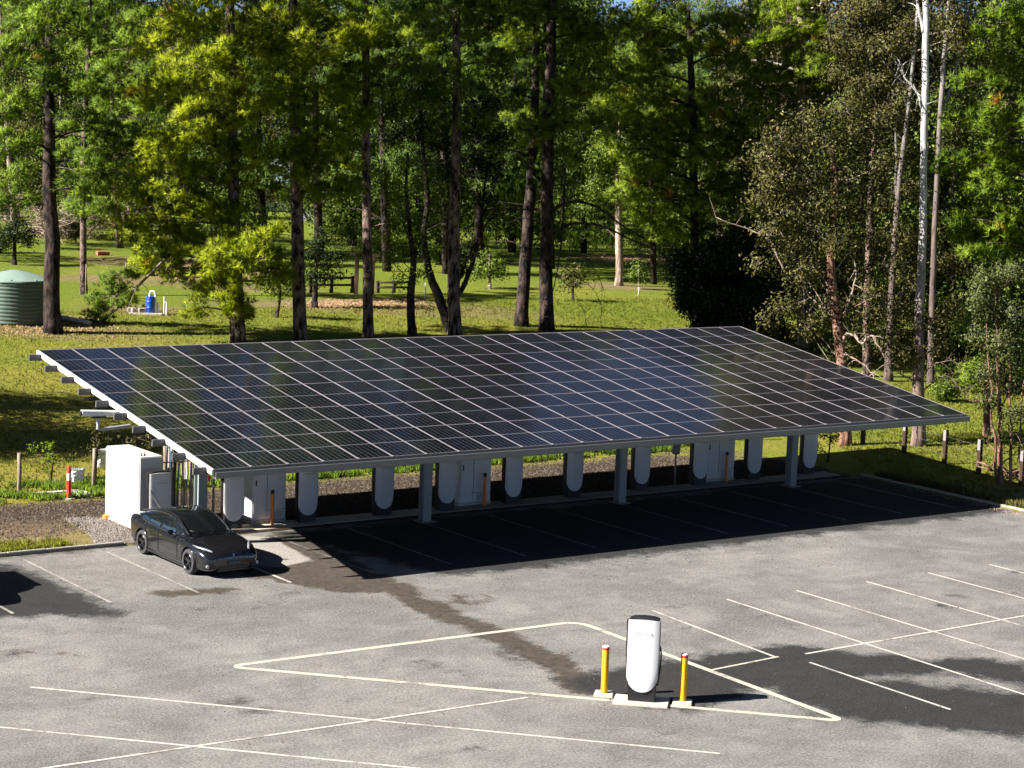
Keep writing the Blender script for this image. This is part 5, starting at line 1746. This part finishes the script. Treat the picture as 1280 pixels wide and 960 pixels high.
# ---- background forest: four kinds of crown, shared meshes, individual trees
def bg_tree_mesh(kind, H, rad, base_frac, n):
    if kind == 'pine':
        C, T, NN = [], [], []
        for k in range(46):
            f = RNG.random() ** .9
            z = H * (base_frac + (1 - base_frac) * f)
            rr = rad * (1.05 - .75 * f) * RNG.uniform(.35, 1.0)
            a = RNG.uniform(0, 6.28)
            c = np.array([math.cos(a) * rr, math.sin(a) * rr, z])
            m_ = n // 46
            o = unit(RNG.normal(0, 1, (m_, 3))); C.append(c + o * RNG.random((m_, 1)) ** .5 * np.array([1.5, 1.5, .8]) * rad / 3.6)
            NN.append(unit(o + np.array([math.cos(a), math.sin(a), .6]) * .6))
            T.append(np.clip(RNG.random() * .5 + RNG.random(m_) * .4, 0, .9))
        C = np.concatenate(C); T = np.concatenate(T)
        v, t, nn = needles(C, unit(RNG.normal(0, 1, C.shape) + np.array([0, 0, .5])), 9, .45, .06, .6, T, N=np.concatenate(NN))
        return np_mesh('crown', v, np.arange(len(v)), 3, t, nrm=nn)
    C, T, NN = [], [], []
    for k in range(60):
        f = RNG.random()
        z = H * (base_frac + (1 - base_frac) * f)
        rr = rad * math.sqrt(max(.08, 1 - (2 * f - .9) ** 2 * .75)) * RNG.uniform(.3, 1.0)
        a = RNG.uniform(0, 6.28)
        c = np.array([math.cos(a) * rr, math.sin(a) * rr, z])
        m_ = n // 60
        o = unit(RNG.normal(0, 1, (m_, 3))); C.append(c + o * RNG.random((m_, 1)) ** .5 * np.array([1.3, 1.3, 1.0]) * rad / 3.6)
        NN.append(unit(o + np.array([math.cos(a), math.sin(a), .5]) * .6))
        T.append(np.clip(RNG.random() * .5 + RNG.random(m_) * .45, 0, 1))
    C = np.concatenate(C); T = np.concatenate(T)
    v, t, nn = leaves(C, .26, .5, .6, T, N=np.concatenate(NN))
    return np_mesh('crown', v, np.arange(len(v)), 4, t, nrm=nn)


def bg_wood(H, r0, base_frac, rad):
    w_ = MB()
    pts = limb_pts((0, 0, -.4), (RNG.uniform(-.6, .6), RNG.uniform(-.6, .6), H * .95), 0, 7, .02)
    w_.tube(pts, [r0 * (1 - .85 * i / 7) for i in range(8)], 7)
    for k in range(16):
        f = base_frac * .8 + (1 - base_frac * .8) * RNG.random() * .9
        i = min(6, int(f * 7)); q = pts[i] + (pts[i + 1] - pts[i]) * (f * 7 - i)
        a = RNG.uniform(0, 6.28); ln = rad * RNG.uniform(.5, .9)
        w_.tube(limb_pts(q, q + np.array([math.cos(a) * ln, math.sin(a) * ln, ln * .3]), .1, 3), [.09, .06, .04, .02], 4, cap=False)
    return w_.mesh('trunk')


BG = []
for kind, H, rad, bf, n, leafm, barkm in (('pine', 24, 4.2, .15, 3200, 'needle_dark', 'bark_dark'), ('pine', 22, 4.6, .10, 3200, 'needle_green', 'bark_pine'),
                                          ('gum', 24, 4.8, .13, 16000, 'leaf_olive', 'bark_pale'), ('gum', 20, 5.0, .06, 16000, 'leaf_green', 'bark_dark'), ('gum', 17, 4.6, .05, 14000, 'leaf_green', 'bark_dark'), ('gum', 22, 4.6, .12, 14000, 'leaf_brown', 'bark_gum')):
    BG.append((bg_wood(H, .3, bf, rad), bg_tree_mesh(kind, H, rad, bf, n), leafm, barkm, kind, H))
bgw = {0: 'dark green pine', 1: 'mid green pine', 2: 'olive leaved gum', 3: 'green leaved broadleaf tree', 4: 'low branched broadleaf tree', 5: 'brown tinged gum'}


def bg_tree(px, k, kind, s=1.0, wh=''):
    d = ray(px, 300)
    x, y = CAM_POS[0] + d[0] * k, CAM_POS[1] + d[1] * k
    wood, crown, lm, bk, kd, H = BG[kind]
    nm = 'background_pine' if kd == 'pine' else 'background_tree'
    t = thing(nm, '%s of the woodland %s' % (bgw[kind], wh), 'tree', (x, y, float(terrain(x, y))), RNG.uniform(0, 6.28), 'woodland trees ' + wh)
    t.rotation_euler = (Vector((-.045, .032, 1)).to_track_quat('Z', 'Y') @ Matrix.Rotation(t.rotation_euler.z, 3, 'Z').to_quaternion()).to_euler()
    t.scale = (s, s, s * RNG.uniform(.92, 1.12))
    link('trunk', wood, bk, t)
    link('crown', crown, lm, t)
    return t


# middle distance, between the named trees and the far wood (px, depth, kind, scale)
near_lab = {0: 'over the far left lawn', 1: 'left of the bright pair', 2: 'behind the bright pair', 3: 'left of the middle pines', 4: 'right of the middle pines', 5: 'behind the broad green pine', 6: 'behind the brown leaved gum', 7: 'beyond the white gums'}
spots = [(-40, 135, 1, .9), (20, 150, 2, .9), (95, 160, 4, .9), (150, 150, 1, 1.0), (215, 165, 2, 1.0), (270, 150, 4, 1.0), (330, 150, 0, 1.0), (400, 148, 0, 1.0), (440, 165, 4, 1.1), (485, 140, 0, .95), (525, 158, 4, 1.1), (560, 140, 0, 1.0),
         (600, 150, 0, 1.0), (640, 165, 4, 1.0), (690, 150, 0, 1.0), (730, 168, 3, 1.0), (775, 150, 1, 1.0), (820, 140, 0, 1.0), (860, 150, 4, 1.1), (905, 135, 0, 1.0), (930, 120, 4, .9), (960, 132, 2, 1.0), (985, 118, 4, .85), (1020, 125, 5, 1.0), (1060, 120, 2, 1.0),
         (1085, 112, 4, .8), (1095, 135, 5, 1.1), (1125, 118, 2, 1.0), (1140, 135, 4, 1.1), (1170, 122, 5, 1.0), (1200, 115, 4, .9), (1210, 135, 2, 1.1), (1240, 120, 2, 1.0), (1275, 125, 4, 1.1), (1300, 112, 3, 1.0), (1330, 130, 2, 1.0)]
for (px, k, kd, s_) in spots:
    if 300 < px < 700: s_ *= 1.2
    if 740 < px < 1000: s_ *= .8
    bg_tree(px, k, kd, s_, near_lab[min(7, max(0, px // 160))])
rowk = [(205, 44), (232, 48), (265, 54)]
for ri, (k, step) in enumerate(rowk):
    px = -120 + ri * 17
    while px < 1420:
        kd = int(RNG.choice([0, 1, 2, 3, 4, 5, 3, 4]))
        bg_tree(px + RNG.uniform(-14, 14), k + RNG.uniform(-10, 10), kd, RNG.uniform(.85, 1.25) * (.88 if 740 < px < 1000 else 1), 'at the back ' + near_lab[min(7, max(0, int(px) // 160))])
        px += step

# far wood that reads as one mass
C, T, NN = [], [], []
for k in range(420):
    px = RNG.uniform(-900, 2200); dep = RNG.uniform(285, 360)
    d = ray(px, 300); x, y = CAM_POS[0] + d[0] * dep, CAM_POS[1] + d[1] * dep
    z0 = float(terrain(x, y)); H = RNG.uniform(16, 27)
    m_ = 420
    u = unit(RNG.normal(0, 1, (m_, 3))); NN.append(u); u = u * np.array([4.5, 4.5, H * .5])
    C.append(np.array([x, y, z0 + H * .5]) + u * RNG.uniform(.8, 1, (m_, 1)))
    T.append(np.clip(RNG.random() * .6 + RNG.random(m_) * .4, 0, 1))
v, t, nn = leaves(np.concatenate(C), 1.1, .6, .3, np.concatenate(T), N=np.concatenate(NN))
tag(link('far_wood', np_mesh('far_wood', v, np.arange(len(v)), 4, t, nrm=nn), 'leaf_green'), 'dense green wood closing the view behind the park', 'wood', kind='stuff')


# off-frame trees on the left whose shade falls on the lawn (plausible park trees)
for (x, y, kd, s_) in ((-4.5, 25, 1, .62), (-12, 28, 3, .8), (-6.5, 28, 4, .72), (-19, 31, 3, .85), (-10, 26.5, 0, .7), (-3, 31, 1, .7), (-16, 29, 1, .7), (-12, 35, 0, .75), (-22, 34, 1, .8)):
    wood, crown, lm, bk, kdn, H = BG[kd]
    t = thing('park_tree', 'park pine just outside the left edge of the picture', 'tree', (x, y, float(terrain(x, y))), RNG.uniform(0, 6.28), 'park trees beyond the left edge')
    t.scale = (s_,) * 3
    link('trunk', wood, bk, t); link('crown', crown, lm, t)


# ------------------------------------------------------------------ lawn furniture
# water tank
g_, k = on_ground(18, 402)
rt = 42 / FPX * k
ht = 52 / FPX * k
tk = thing('water_tank', 'green ribbed water tank with a domed roof at the left edge of the picture', 'water tank', g_)
prof = []
N = 44
for i in range(N + 1):
    z = ht * i / N
    prof.append((rt * (1 + (0.012 if (i % 4) in (1, 2) else -0.006)), z))
MB().lathe(prof, 48).build('wall', 'tank_green', tk, smooth=50)
MB().lathe([(rt * 1.03, ht), (rt * 1.02, ht + .06), (rt * .55, ht + .42 * rt * .5), (rt * .12, ht + .30 * rt), (0.01, ht + .31 * rt)], 48, fn=lambda t_, z: 1 + 0.012 * math.cos(8 * t_)).build('roof', 'tank_roof', tk, smooth=50)
for a in range(8):
    th = a * math.pi / 4 + .3
    MB().box(-0.05, 0.05, -rt * .98, -rt * .3, ht + .02, ht + .13, .02).build('roof_rib', 'tank_roof', tk, rot=(0, 0, th))
MB().box(-.5, .5, rt * .55, rt * 1.0, ht - .1, ht + .38, .03).build('inlet_box', 'tank_dark', tk, rot=(0, 0, R(-20)))

# blue drum with filter pipes
g_, k = on_ground(186, 393)
s_ = k / FPX
dr = thing('pump_station', 'blue drum with white pipe loops on a small concrete slab on the lawn', 'pump', g_, R(-36))
MB().box(-24 * s_, 18 * s_, -.35, .45, -.05, .10, .02).build('slab', 'concrete_pale', dr)
MB().lathe([(.22, .10), (.23, .12), (.23, .36), (.24, .38), (.23, .40), (.23, .66), (.24, .68), (.23, .70), (.23, .93), (.21, .95)], 20).build('drum', 'drum_blue', dr, (2 * s_, 0, 0), smooth=40)
MB().tube([(8 * s_, 0, .1), (8 * s_, 0, 1.05), (7 * s_, 0, 1.18), (5 * s_, 0, 1.22), (2 * s_, 0, 1.20), (1 * s_, 0, 1.05), (1 * s_, 0, .95)], .06, 8).build('pipe_loop', 'pipe_white', dr, smooth=50)
MB().tube([(11 * s_, .1, .1), (11 * s_, .1, .62)], .075, 10).build('filter', 'pipe_white', dr, smooth=50)
MB().tube([(19 * s_, 0, 0), (19 * s_, 0, .95)], .04, 8).build('standpipe', 'pipe_white', dr, smooth=50)
MB().tube([(19 * s_, 0, .68), (22 * s_, 0, .68), (22 * s_, 0, 0)], .04, 8).build('standpipe', 'pipe_white', dr, smooth=50)
for q in range(4):
    MB().box(-.22, .22, -.16, .16, 0, .22, .04).build('pump_cover', 'tank_green' if q == 1 else 'concrete_pale', dr, (-(8 + 4.5 * q) * s_, RNG.uniform(-.1, .1), .1), (0, 0, RNG.uniform(0, 1)))


def log_obj(name, label, a, b_, r0, mat, cat):
    A, k1 = on_ground(*a); B, k2 = on_ground(*b_)
    o = MB().tube([Vector((0, 0, r0 * .8)), (B - A) * .5 + Vector((0, 0, r0 * .9)), (B - A) + Vector((0, 0, r0 * .8))], [r0, r0 * .95, r0 * .9], 10).build(name, mat, None, A, smooth=60)
    return tag(o, label, cat)


log_obj('edging_log', 'pale log lying on the lawn between the dark pine and the fallen branch', (76, 400), (112, 407), .14, 'timber_pale', 'log')
log_obj('edging_log', 'low brick red sleeper on the far lawn behind the thin pale trunk', (121, 319), (136, 319), .17, 'brick_red', 'log')

# pergola and rails left of the slim pine
g_, k = on_ground(447, 368)
pg = thing('timber_pergola', 'dark timber post and beam frame between the slim pine and the shrubs', 'pergola', g_, R(-36))
s_ = k / FPX
for dx in (-2, 18):
    MB().box(dx * s_ - .12, dx * s_ + .12, -.12, .12, 0, 48 * s_).build('post', 'timber_dark', pg)
MB().box(-10 * s_, 28 * s_, -.14, .14, 48 * s_, 51 * s_).build('beam', 'timber_dark', pg)


def rail_fence(label, p0, p1, n, hpx, rails, mat='timber_dark', pw=.09):
    A, k1 = on_ground(*p0); B, k2 = on_ground(*p1)
    t = thing('rail_fence', label, 'fence', A)
    h = hpx / FPX * k1
    for i in range(n):
        P = A + (B - A) * (i / (n - 1)); P.z = float(terrain(P.x, P.y))
        MB().box(-pw, pw, -pw, pw, -.1, h * 1.08).build('post', mat, t, P - A)
    for f in rails:
        d = B - A
        MB().tube([Vector((0, -.1, h * f)), Vector((d.x, d.y - .1, float(terrain(B.x, B.y)) - A.z + h * f))], .07, 6).build('rail', mat, t)
    return t


rail_fence('low dark timber rail fence left of the slim pink pine', (388, 366), (440, 366), 3, 20, (.5, .95))
rail_fence('low dark timber rail fence right of the slim pink pine', (472, 366), (512, 366), 3, 14, (.5, .95))
rail_fence('long dark rail far behind the left of the leaning pine', (585, 292), (636, 290), 4, 22, (.95,))
for (x0, y0, h, lb) in ((531, 374, 20, 'pale stake beside the bare reddish pine'), (491, 371, 38, 'tall pale stake right of the slim pine'), (798, 370, 11, 'short pale stake holding the far sapling'), (107, 372, 42, 'thin dark stake against the slender pale trunk'), (157, 337, 8, 'tiny blue grey stake on the dry far lawn')):
    g_, k = on_ground(x0, y0)
    o = MB().tube([(0, 0, -.1), (0.02, 0, h / FPX * k)], .045, 6).build('garden_stake', 'timber_pale' if 'pale stake' in lb else 'timber_grey', None, g_)
    tag(o, lb, 'stake')

# far house with a pale roof
d = ray(345, 290); k = 215
x, y = CAM_POS[0] + d[0] * k, CAM_POS[1] + d[1] * k
z0 = float(terrain(x, y))
hs = thing('far_house', 'far house with a pale blue green metal roof glimpsed through the bright pines', 'house', (x, y, z0), R(-40))
MB().box(-6, 6, -4, 4, 0, 3.0).build('wall', 'house_wall', hs)
MB().prism([(-6.8, 2.9), (6.8, 2.9), (0, 5.6)], -4.6, 4.6).build('roof', 'roof_metal', hs)
for dx in (-3.5, 0, 3.2):
    w_ = MB().box(-.7, .7, -.06, .0, 1.0, 2.2).build('window', 'white_paint', hs, (dx, -4.0, 0))
    MB().box(-.6, .6, -.08, -.061, 1.1, 2.1).build('pane', 'glass_dark', w_)
d = ray(420, 290); k = 200
x, y = CAM_POS[0] + d[0] * k, CAM_POS[1] + d[1] * k
sh = thing('far_shed', 'far pale shed roof right of the bright pines', 'shed', (x, y, float(terrain(x, y))), R(-30))
MB().box(-4, 4, -2.5, 2.5, 0, 2.4).build('wall', 'house_wall', sh)
MB().prism([(-4.5, 2.3), (4.5, 2.3), (0, 3.4)], -3, 3).build('roof', 'roof_metal', sh)

# boundary fence: timber posts and two wires
fn = thing('boundary_fence', 'post and wire fence running behind the canopy and round the right side', 'fence', (0, 14.2, 0))
posts = [(0.22 + 2.65 * i, 14.2) for i in range(-6, 14)]
side = [(36.6, 11.4), (36.28, 8.72), (35.85, 6.12), (35.21, 3.76), (34.7, 1.2), (34.2, -1.4)]
pm = MB().tube([(0, 0, -.2), (0.02, 0, .7), (0.0, 0, 1.42)], [.075, .07, .065], 8).mesh('fence_post')
pm.materials.append(M['timber_grey'])
for (x, y) in posts + side:
    sq = y < 14
    if sq:
        o = MB().box(-.08, .08, -.08, .08, -.2, 1.38, .01).build('fence_post', 'timber_dark', fn, (x, y - 14.2, float(terrain(x, y))))
        MB().box(-.082, -.079, -.07, .07, .95, 1.37).build('painted_lit_face', 'aluminium', o)  # added pale plate imitating sunlight on the upper post face
    else:
        o = link('fence_post', pm, None, fn, (x, y - 14.2, float(terrain(x, y))), (RNG.uniform(-.03, .03), RNG.uniform(-.03, .03), RNG.uniform(0, 6)))
for z in (.45, .8, 1.15):
    MB().tube([(p_[0], p_[1] - 14.2, z) for p_ in posts + [side[0]]], .0035, 4).build('wire', 'wire', fn)
    MB().tube([(p_[0], p_[1] - 14.2, z) for p_ in side], .0035, 4).build('wire', 'wire', fn)

# red and white delineator
p_ = g2(86, 625)
rb = thing('safety_bollard', 'red plastic bollard with a white reflective band on the dark soil', 'bollard', (p_[0], p_[1], .04))
MB().lathe([(.22, 0), (.21, .03), (.08, .05)], 16).build('foot', 'concrete_pale', rb, smooth=40)
MB().lathe([(.075, .04), (.07, .62)], 16).build('pole', 'red_paint', rb, smooth=40)
MB().lathe([(.071, .62), (.07, .86)], 16).build('reflective_band', 'reflective', rb, smooth=40)
MB().lathe([(.07, .86), (.068, 1.0), (.05, 1.05), (.045, 1.10), (.0, 1.11)], 16).build('cap', 'red_paint', rb, smooth=40)

# planks and mesh panel lying on the soil behind
for (a, b_, lb, mt_) in (((32, 621), (100, 616), 'weathered plank lying on the soil behind the red bollard', 'timber_pale'), ((42, 624), (75, 620), 'short grey board lying left of the red bollard', 'timber_grey')):
    A = Vector((*g2(*a), .06)); B = Vector((*g2(*b_), .06))
    L = (B - A).length
    o = MB().box(0, L, -.12, .12, 0, .05, .005).build('loose_plank', mt_, None, A, (0, 0, math.atan2((B - A).y, (B - A).x)))
    tag(o, lb, 'plank')
A = Vector((*g2(92, 624), .07)); B = Vector((*g2(140, 617), .07))
mp_ = thing('mesh_panel', 'white wire mesh panel lying flat between the red bollard and the big cabinet', 'mesh panel', A, math.atan2((B - A).y, (B - A).x))
L = (B - A).length
MB().box(0, L, -.05, .0, 0, .05).box(0, L, .75, .80, 0, .05).build('frame', 'white_paint', mp_)
for q in range(12):
    MB().box(L * q / 11 - .02, L * q / 11 + .02, .002, .748, .005, .03).build('bar', 'white_paint', mp_)


# saplings behind the fence, tree guards
def sapling(label, base, h, leafm, n, size=.12, guard=None, spread=.3, stem='bark_dark'):
    g_, k = on_ground(*base) if base[1] < 612 else (Vector((*g2(*base), .04)), 66)
    g_ = Vector(g_)
    t = Tree('sapling', label, g_, None, 'sapling')
    t.k = k
    t.trunk([g_, (g_.x + .05, g_.y, g_.z + h * .5), (g_.x + RNG.uniform(-.15, .15), g_.y, g_.z + h)], [.035, .028, .012], 6)
    for q in range(n):
        c = (g_.x + RNG.normal(0, spread), g_.y + RNG.normal(0, spread), g_.z + h * RNG.uniform(.35, 1.02))
        t.leaf_ball(c, .16, 36, size, .35, .9, -.2, limb=True, clump=.09, twig=2)
    r_ = t.finish(stem, leafm, leafm)
    return r_


sapling('tall thin sapling with few leaves tied to the fence post left of the big cabinet', (119, 606), 2.1, 'leaf_olive', 7, .13, spread=.12)
sapling('leafy young plant behind the fence between the left pair of posts', (64, 602), 1.3, 'leaf_lime', 9, .14)
sapling('low leafy sapling above the top of the big cabinet', (168, 574), 1.25, 'leaf_olive', 9, .14, spread=.45)
sapling('small sapling partly hidden by the canopy left edge', (208, 568), 1.0, 'leaf_olive', 6, .14)
sapling('small shrub behind the fence seen under the canopy right end', (1018, 583), 1.3, 'leaf_green', 8, .14)
sapling('leafy sapling against the fence seen under the canopy right end', (1035, 578), 1.7, 'leaf_dark', 8, .14)
for (a, w2, h2, lb) in (((126, 592), .22, .62, 'crumpled white plastic tree guard on the tall thin sapling'), ((97, 610), .24, .42, 'torn white plastic tree guard low behind the red bollard')):
    g_, k = on_ground(*a)
    bm = bmesh.new()
    pr = []
    for i in range(7):
        z = h2 * i / 6 + .25
        ring = []
        for q in range(10):
            th = 2 * math.pi * q / 10
            rr = w2 * (1 + RNG.uniform(-.25, .25)) * (.75 + .4 * i / 6)
            ring.append(bm.verts.new((rr * math.cos(th), rr * .5 * math.sin(th), z + RNG.uniform(-.03, .03))))
        pr.append(ring)
    for a_, c_ in zip(pr, pr[1:]):
        for q in range(10): bm.faces.new((a_[q], a_[(q + 1) % 10], c_[(q + 1) % 10], c_[q]))
    me_ = D.meshes.new('tree_guard'); bm.to_mesh(me_); bm.free()
    tg = thing('tree_guard', lb, 'tree guard', g_)
    link('sleeve', me_, 'plastic_sheet', tg).modifiers.new('solid', 'SOLIDIFY').thickness = .004
    for sx in (-1, 1):
        MB().tube([(sx * w2 * .9, 0, 0), (sx * w2 * .9, 0, h2 + .25)], .012, 5).build('stake', 'timber_grey', tg)

# dead wood pile at the right edge
g_, k = on_ground(1265, 598)
dw = thing('wood_pile', 'small heap of dead branches at the foot of the red stemmed saplings', 'wood pile', g_)
for q in range(16):
    a = RNG.uniform(0, 6.28); L = RNG.uniform(.6, 1.6)
    p0 = Vector((RNG.uniform(-.8, .6), RNG.uniform(-.4, .4), RNG.uniform(.02, .35)))
    MB().tube([p0, p0 + Vector((math.cos(a) * L * .5, math.sin(a) * L * .5, RNG.uniform(0, .25))), p0 + Vector((math.cos(a) * L, math.sin(a) * L, RNG.uniform(-.02, .3)))], [.05, .04, .02], 6).build('branch', 'bark_red', dw)


# ------------------------------------------------------------------ ground cover
def scatter_blades(name, label, X, Y, Z, h, w_, mat, n=3, tint_shift=0.0):
    P = np.stack([X, Y, Z], -1)
    d = np.zeros_like(P); d[:, 2] = 1
    lf = .5 + .5 * np.sin(X * .31 + 2 * np.sin(Y * .23)) * np.cos(Y * .37 + 1.5 * np.sin(X * .19))
    N_ = unit(RNG.normal(0, .5, P.shape) + np.array([0, 0, 1]))
    v, t, nn = needles(P, d, n, h, w_, .42, np.clip(lf * .5 + RNG.random(len(X)) * .5, 0, 1), N=N_)
    return tag(link(name, np_mesh(name, v, np.arange(len(v)), 3, t, nrm=nn), mat), label, 'grass', kind='stuff')


def rnd_poly(n, pts):
    xs_ = [p[0] for p in pts]; ys_ = [p[1] for p in pts]
    X = RNG.uniform(min(xs_), max(xs_), n * 4); Y = RNG.uniform(min(ys_), max(ys_), n * 4)
    ok = poly_dist(X, Y, pts) < 0
    return X[ok][:n], Y[ok][:n]


def clumpy(X, Y, s, thr, rng=RNG):
    f = np.sin(X * s + 1.3 * np.sin(Y * s * .7)) * np.cos(Y * s * 1.1 + 1.7 * np.sin(X * s * .6)) + rng.normal(0, .35, X.shape)
    return f > thr


# lawn behind the fence
X, Y = rnd_poly(60000, [(-16, 14.6), (36, 14.6), (60, 34), (60, 50), (-20, 50)])
Z = terrain(X, Y)
scatter_blades('lawn_grass', 'short grass of the lawn behind the canopy', X, Y, Z, .10, .035, 'blade', 3)
X, Y = rnd_poly(24000, [(31, -6), (37, -6), (60, 5), (60, 30), (37, 14), (31, 5.5)])
scatter_blades('verge_grass', 'short grass of the verge right of the car park', X, Y, terrain(X, Y), .10, .03, 'blade', 3)
# rough grass along the fence
X, Y = rnd_poly(16000, [(-16, 12.9), (30, 12.9), (30, 15.5), (-16, 16.2)])
ok = clumpy(X, Y, 1.3, -.2)
scatter_blades('rough_grass', 'rough weeds and tufts along the back fence', X[ok], Y[ok], terrain(X[ok], Y[ok]), .22, .04, 'weed', 6)
# strip beside the kerb at the left
X, Y = rnd_poly(5200, [(-16, 5.8), (-1.2, 5.8), (-1.8, 6.9), (-16, 7.4)])
ok = clumpy(X, Y, 2.1, -.3)
scatter_blades('kerb_grass', 'bright grass strip along the kerb at the left', X[ok], Y[ok], terrain(X[ok], Y[ok]) + 0, .17, .03, 'blade', 7)
X, Y = rnd_poly(1500, [(-16, 7.5), (0, 7.5), (0, 13), (-16, 13)])
ok = clumpy(X, Y, 1.7, .75)
scatter_blades('soil_weeds', 'thin weeds on the dark soil left of the big cabinet', X[ok], Y[ok], terrain(X[ok], Y[ok]), .14, .03, 'blade_dry', 6)
X, Y = rnd_poly(2200, [(30.7, -4), (31.6, -4), (31.6, 5), (30.7, 5)])
ok = clumpy(X, Y, 2.3, -.1)
scatter_blades('edge_grass', 'longer grass spilling over the right kerb', X[ok], Y[ok], terrain(X[ok], Y[ok]), .22, .03, 'blade_dry', 7)


def stones(name, label, X, Y, Z, size, mat, cat='gravel'):
    T = len(X)
    s_ = size * RNG.uniform(.5, 1.3, (T, 1))
    base = np.array([[1, 0, 0], [-.5, .87, 0], [-.5, -.87, 0], [0, 0, .9]])
    v = base[None] * s_[:, :, None] * RNG.uniform(.6, 1.2, (T, 4, 3))
    a = RNG.uniform(0, 6.28, T); ca, sa = np.cos(a), np.sin(a)
    x = v[:, :, 0] * ca[:, None] - v[:, :, 1] * sa[:, None]; y = v[:, :, 0] * sa[:, None] + v[:, :, 1] * ca[:, None]
    v = np.stack([x + X[:, None], y + Y[:, None], v[:, :, 2] + Z[:, None]], -1).reshape(-1, 3)
    f = (np.arange(T)[:, None] * 4 + np.array([[0, 1, 3, 1, 2, 3, 2, 0, 3]])).ravel()
    return tag(link(name, np_mesh(name, v, f, 3, np.repeat(RNG.random(T), 4)), mat), label, cat, kind='stuff')


gp = [g2(*p) for p in ((80, 650), (110, 648), (140, 650), (172, 672), (168, 680), (120, 682), (112, 670))]
X, Y = rnd_poly(7000, gp)
stones('crushed_rock', 'pale crushed rock between the kerb and the big white cabinet', X, Y, X * 0 + .03, .05, 'stone')
X, Y = rnd_poly(26000, [(-14, 7.6), (0.8, 7.4), (1, 9.7), (2.6, 9.7), (2.6, 6.9), (30, 6.9), (30, 12.8), (-14, 13)])
stones('soil_clods', 'dark broken soil behind the chargers', X, Y, terrain(X, Y) - .01, .055, 'clod', 'soil')
X, Y = rnd_poly(900, [(30.0, 5.3), (30.45, 5.3), (30.45, -12), (29.6, -12)])
stones('kerb_grit', 'grit and litter gathered along the right kerb', X, Y, X * 0, .03, 'litter', 'litter')
X = np.concatenate([RNG.uniform(-14, 30, 500), RNG.normal(14, 8, 260)]); Y = np.concatenate([RNG.uniform(-19, 5, 500), RNG.normal(-2.6, .8, 260)])
ok = (X < 30) & (X > -14) & (Y < 5)
stones('fallen_leaves', 'brown leaves and bits of grit scattered over the car park', X[ok], Y[ok], X[ok] * 0 + .002, .026, 'clod', 'fallen leaves')
# bark bed under the pergola
g_, k = on_ground(480, 380)
X = []; Y = []
for (px0, px1, py0, py1, n_) in ((385, 530, 376, 384, 1400), (200, 330, 325, 350, 2600), (0, 110, 395, 415, 1600), (750, 850, 318, 330, 900)):
    for q in range(n_):
        px_, py_ = RNG.uniform(px0, px1), RNG.uniform(py0, py1)
        dd = ray(px_, py_)
        kk = k if False else None
        X.append(px_); Y.append(py_)
pts_ = []
kcache = {}
for px_, py_ in zip(X, Y):
    key = (int(px_ // 12), int(py_ // 3))
    if key not in kcache: kcache[key] = depth_at(key[0] * 12 + 6, key[1] * 3 + 1.5)
    P = CAM_POS + ray(px_, key[1] * 3 + 1.5) * kcache[key]
    pts_.append((P[0] + RNG.uniform(-1.5, 1.5), P[1] + RNG.uniform(-1.5, 1.5)))
pts_ = np.array(pts_)
stones('leaf_litter', 'brown bark and fallen leaves in beds on the lawn', pts_[:, 0], pts_[:, 1], terrain(pts_[:, 0], pts_[:, 1]), .08, 'litter', 'leaf litter')
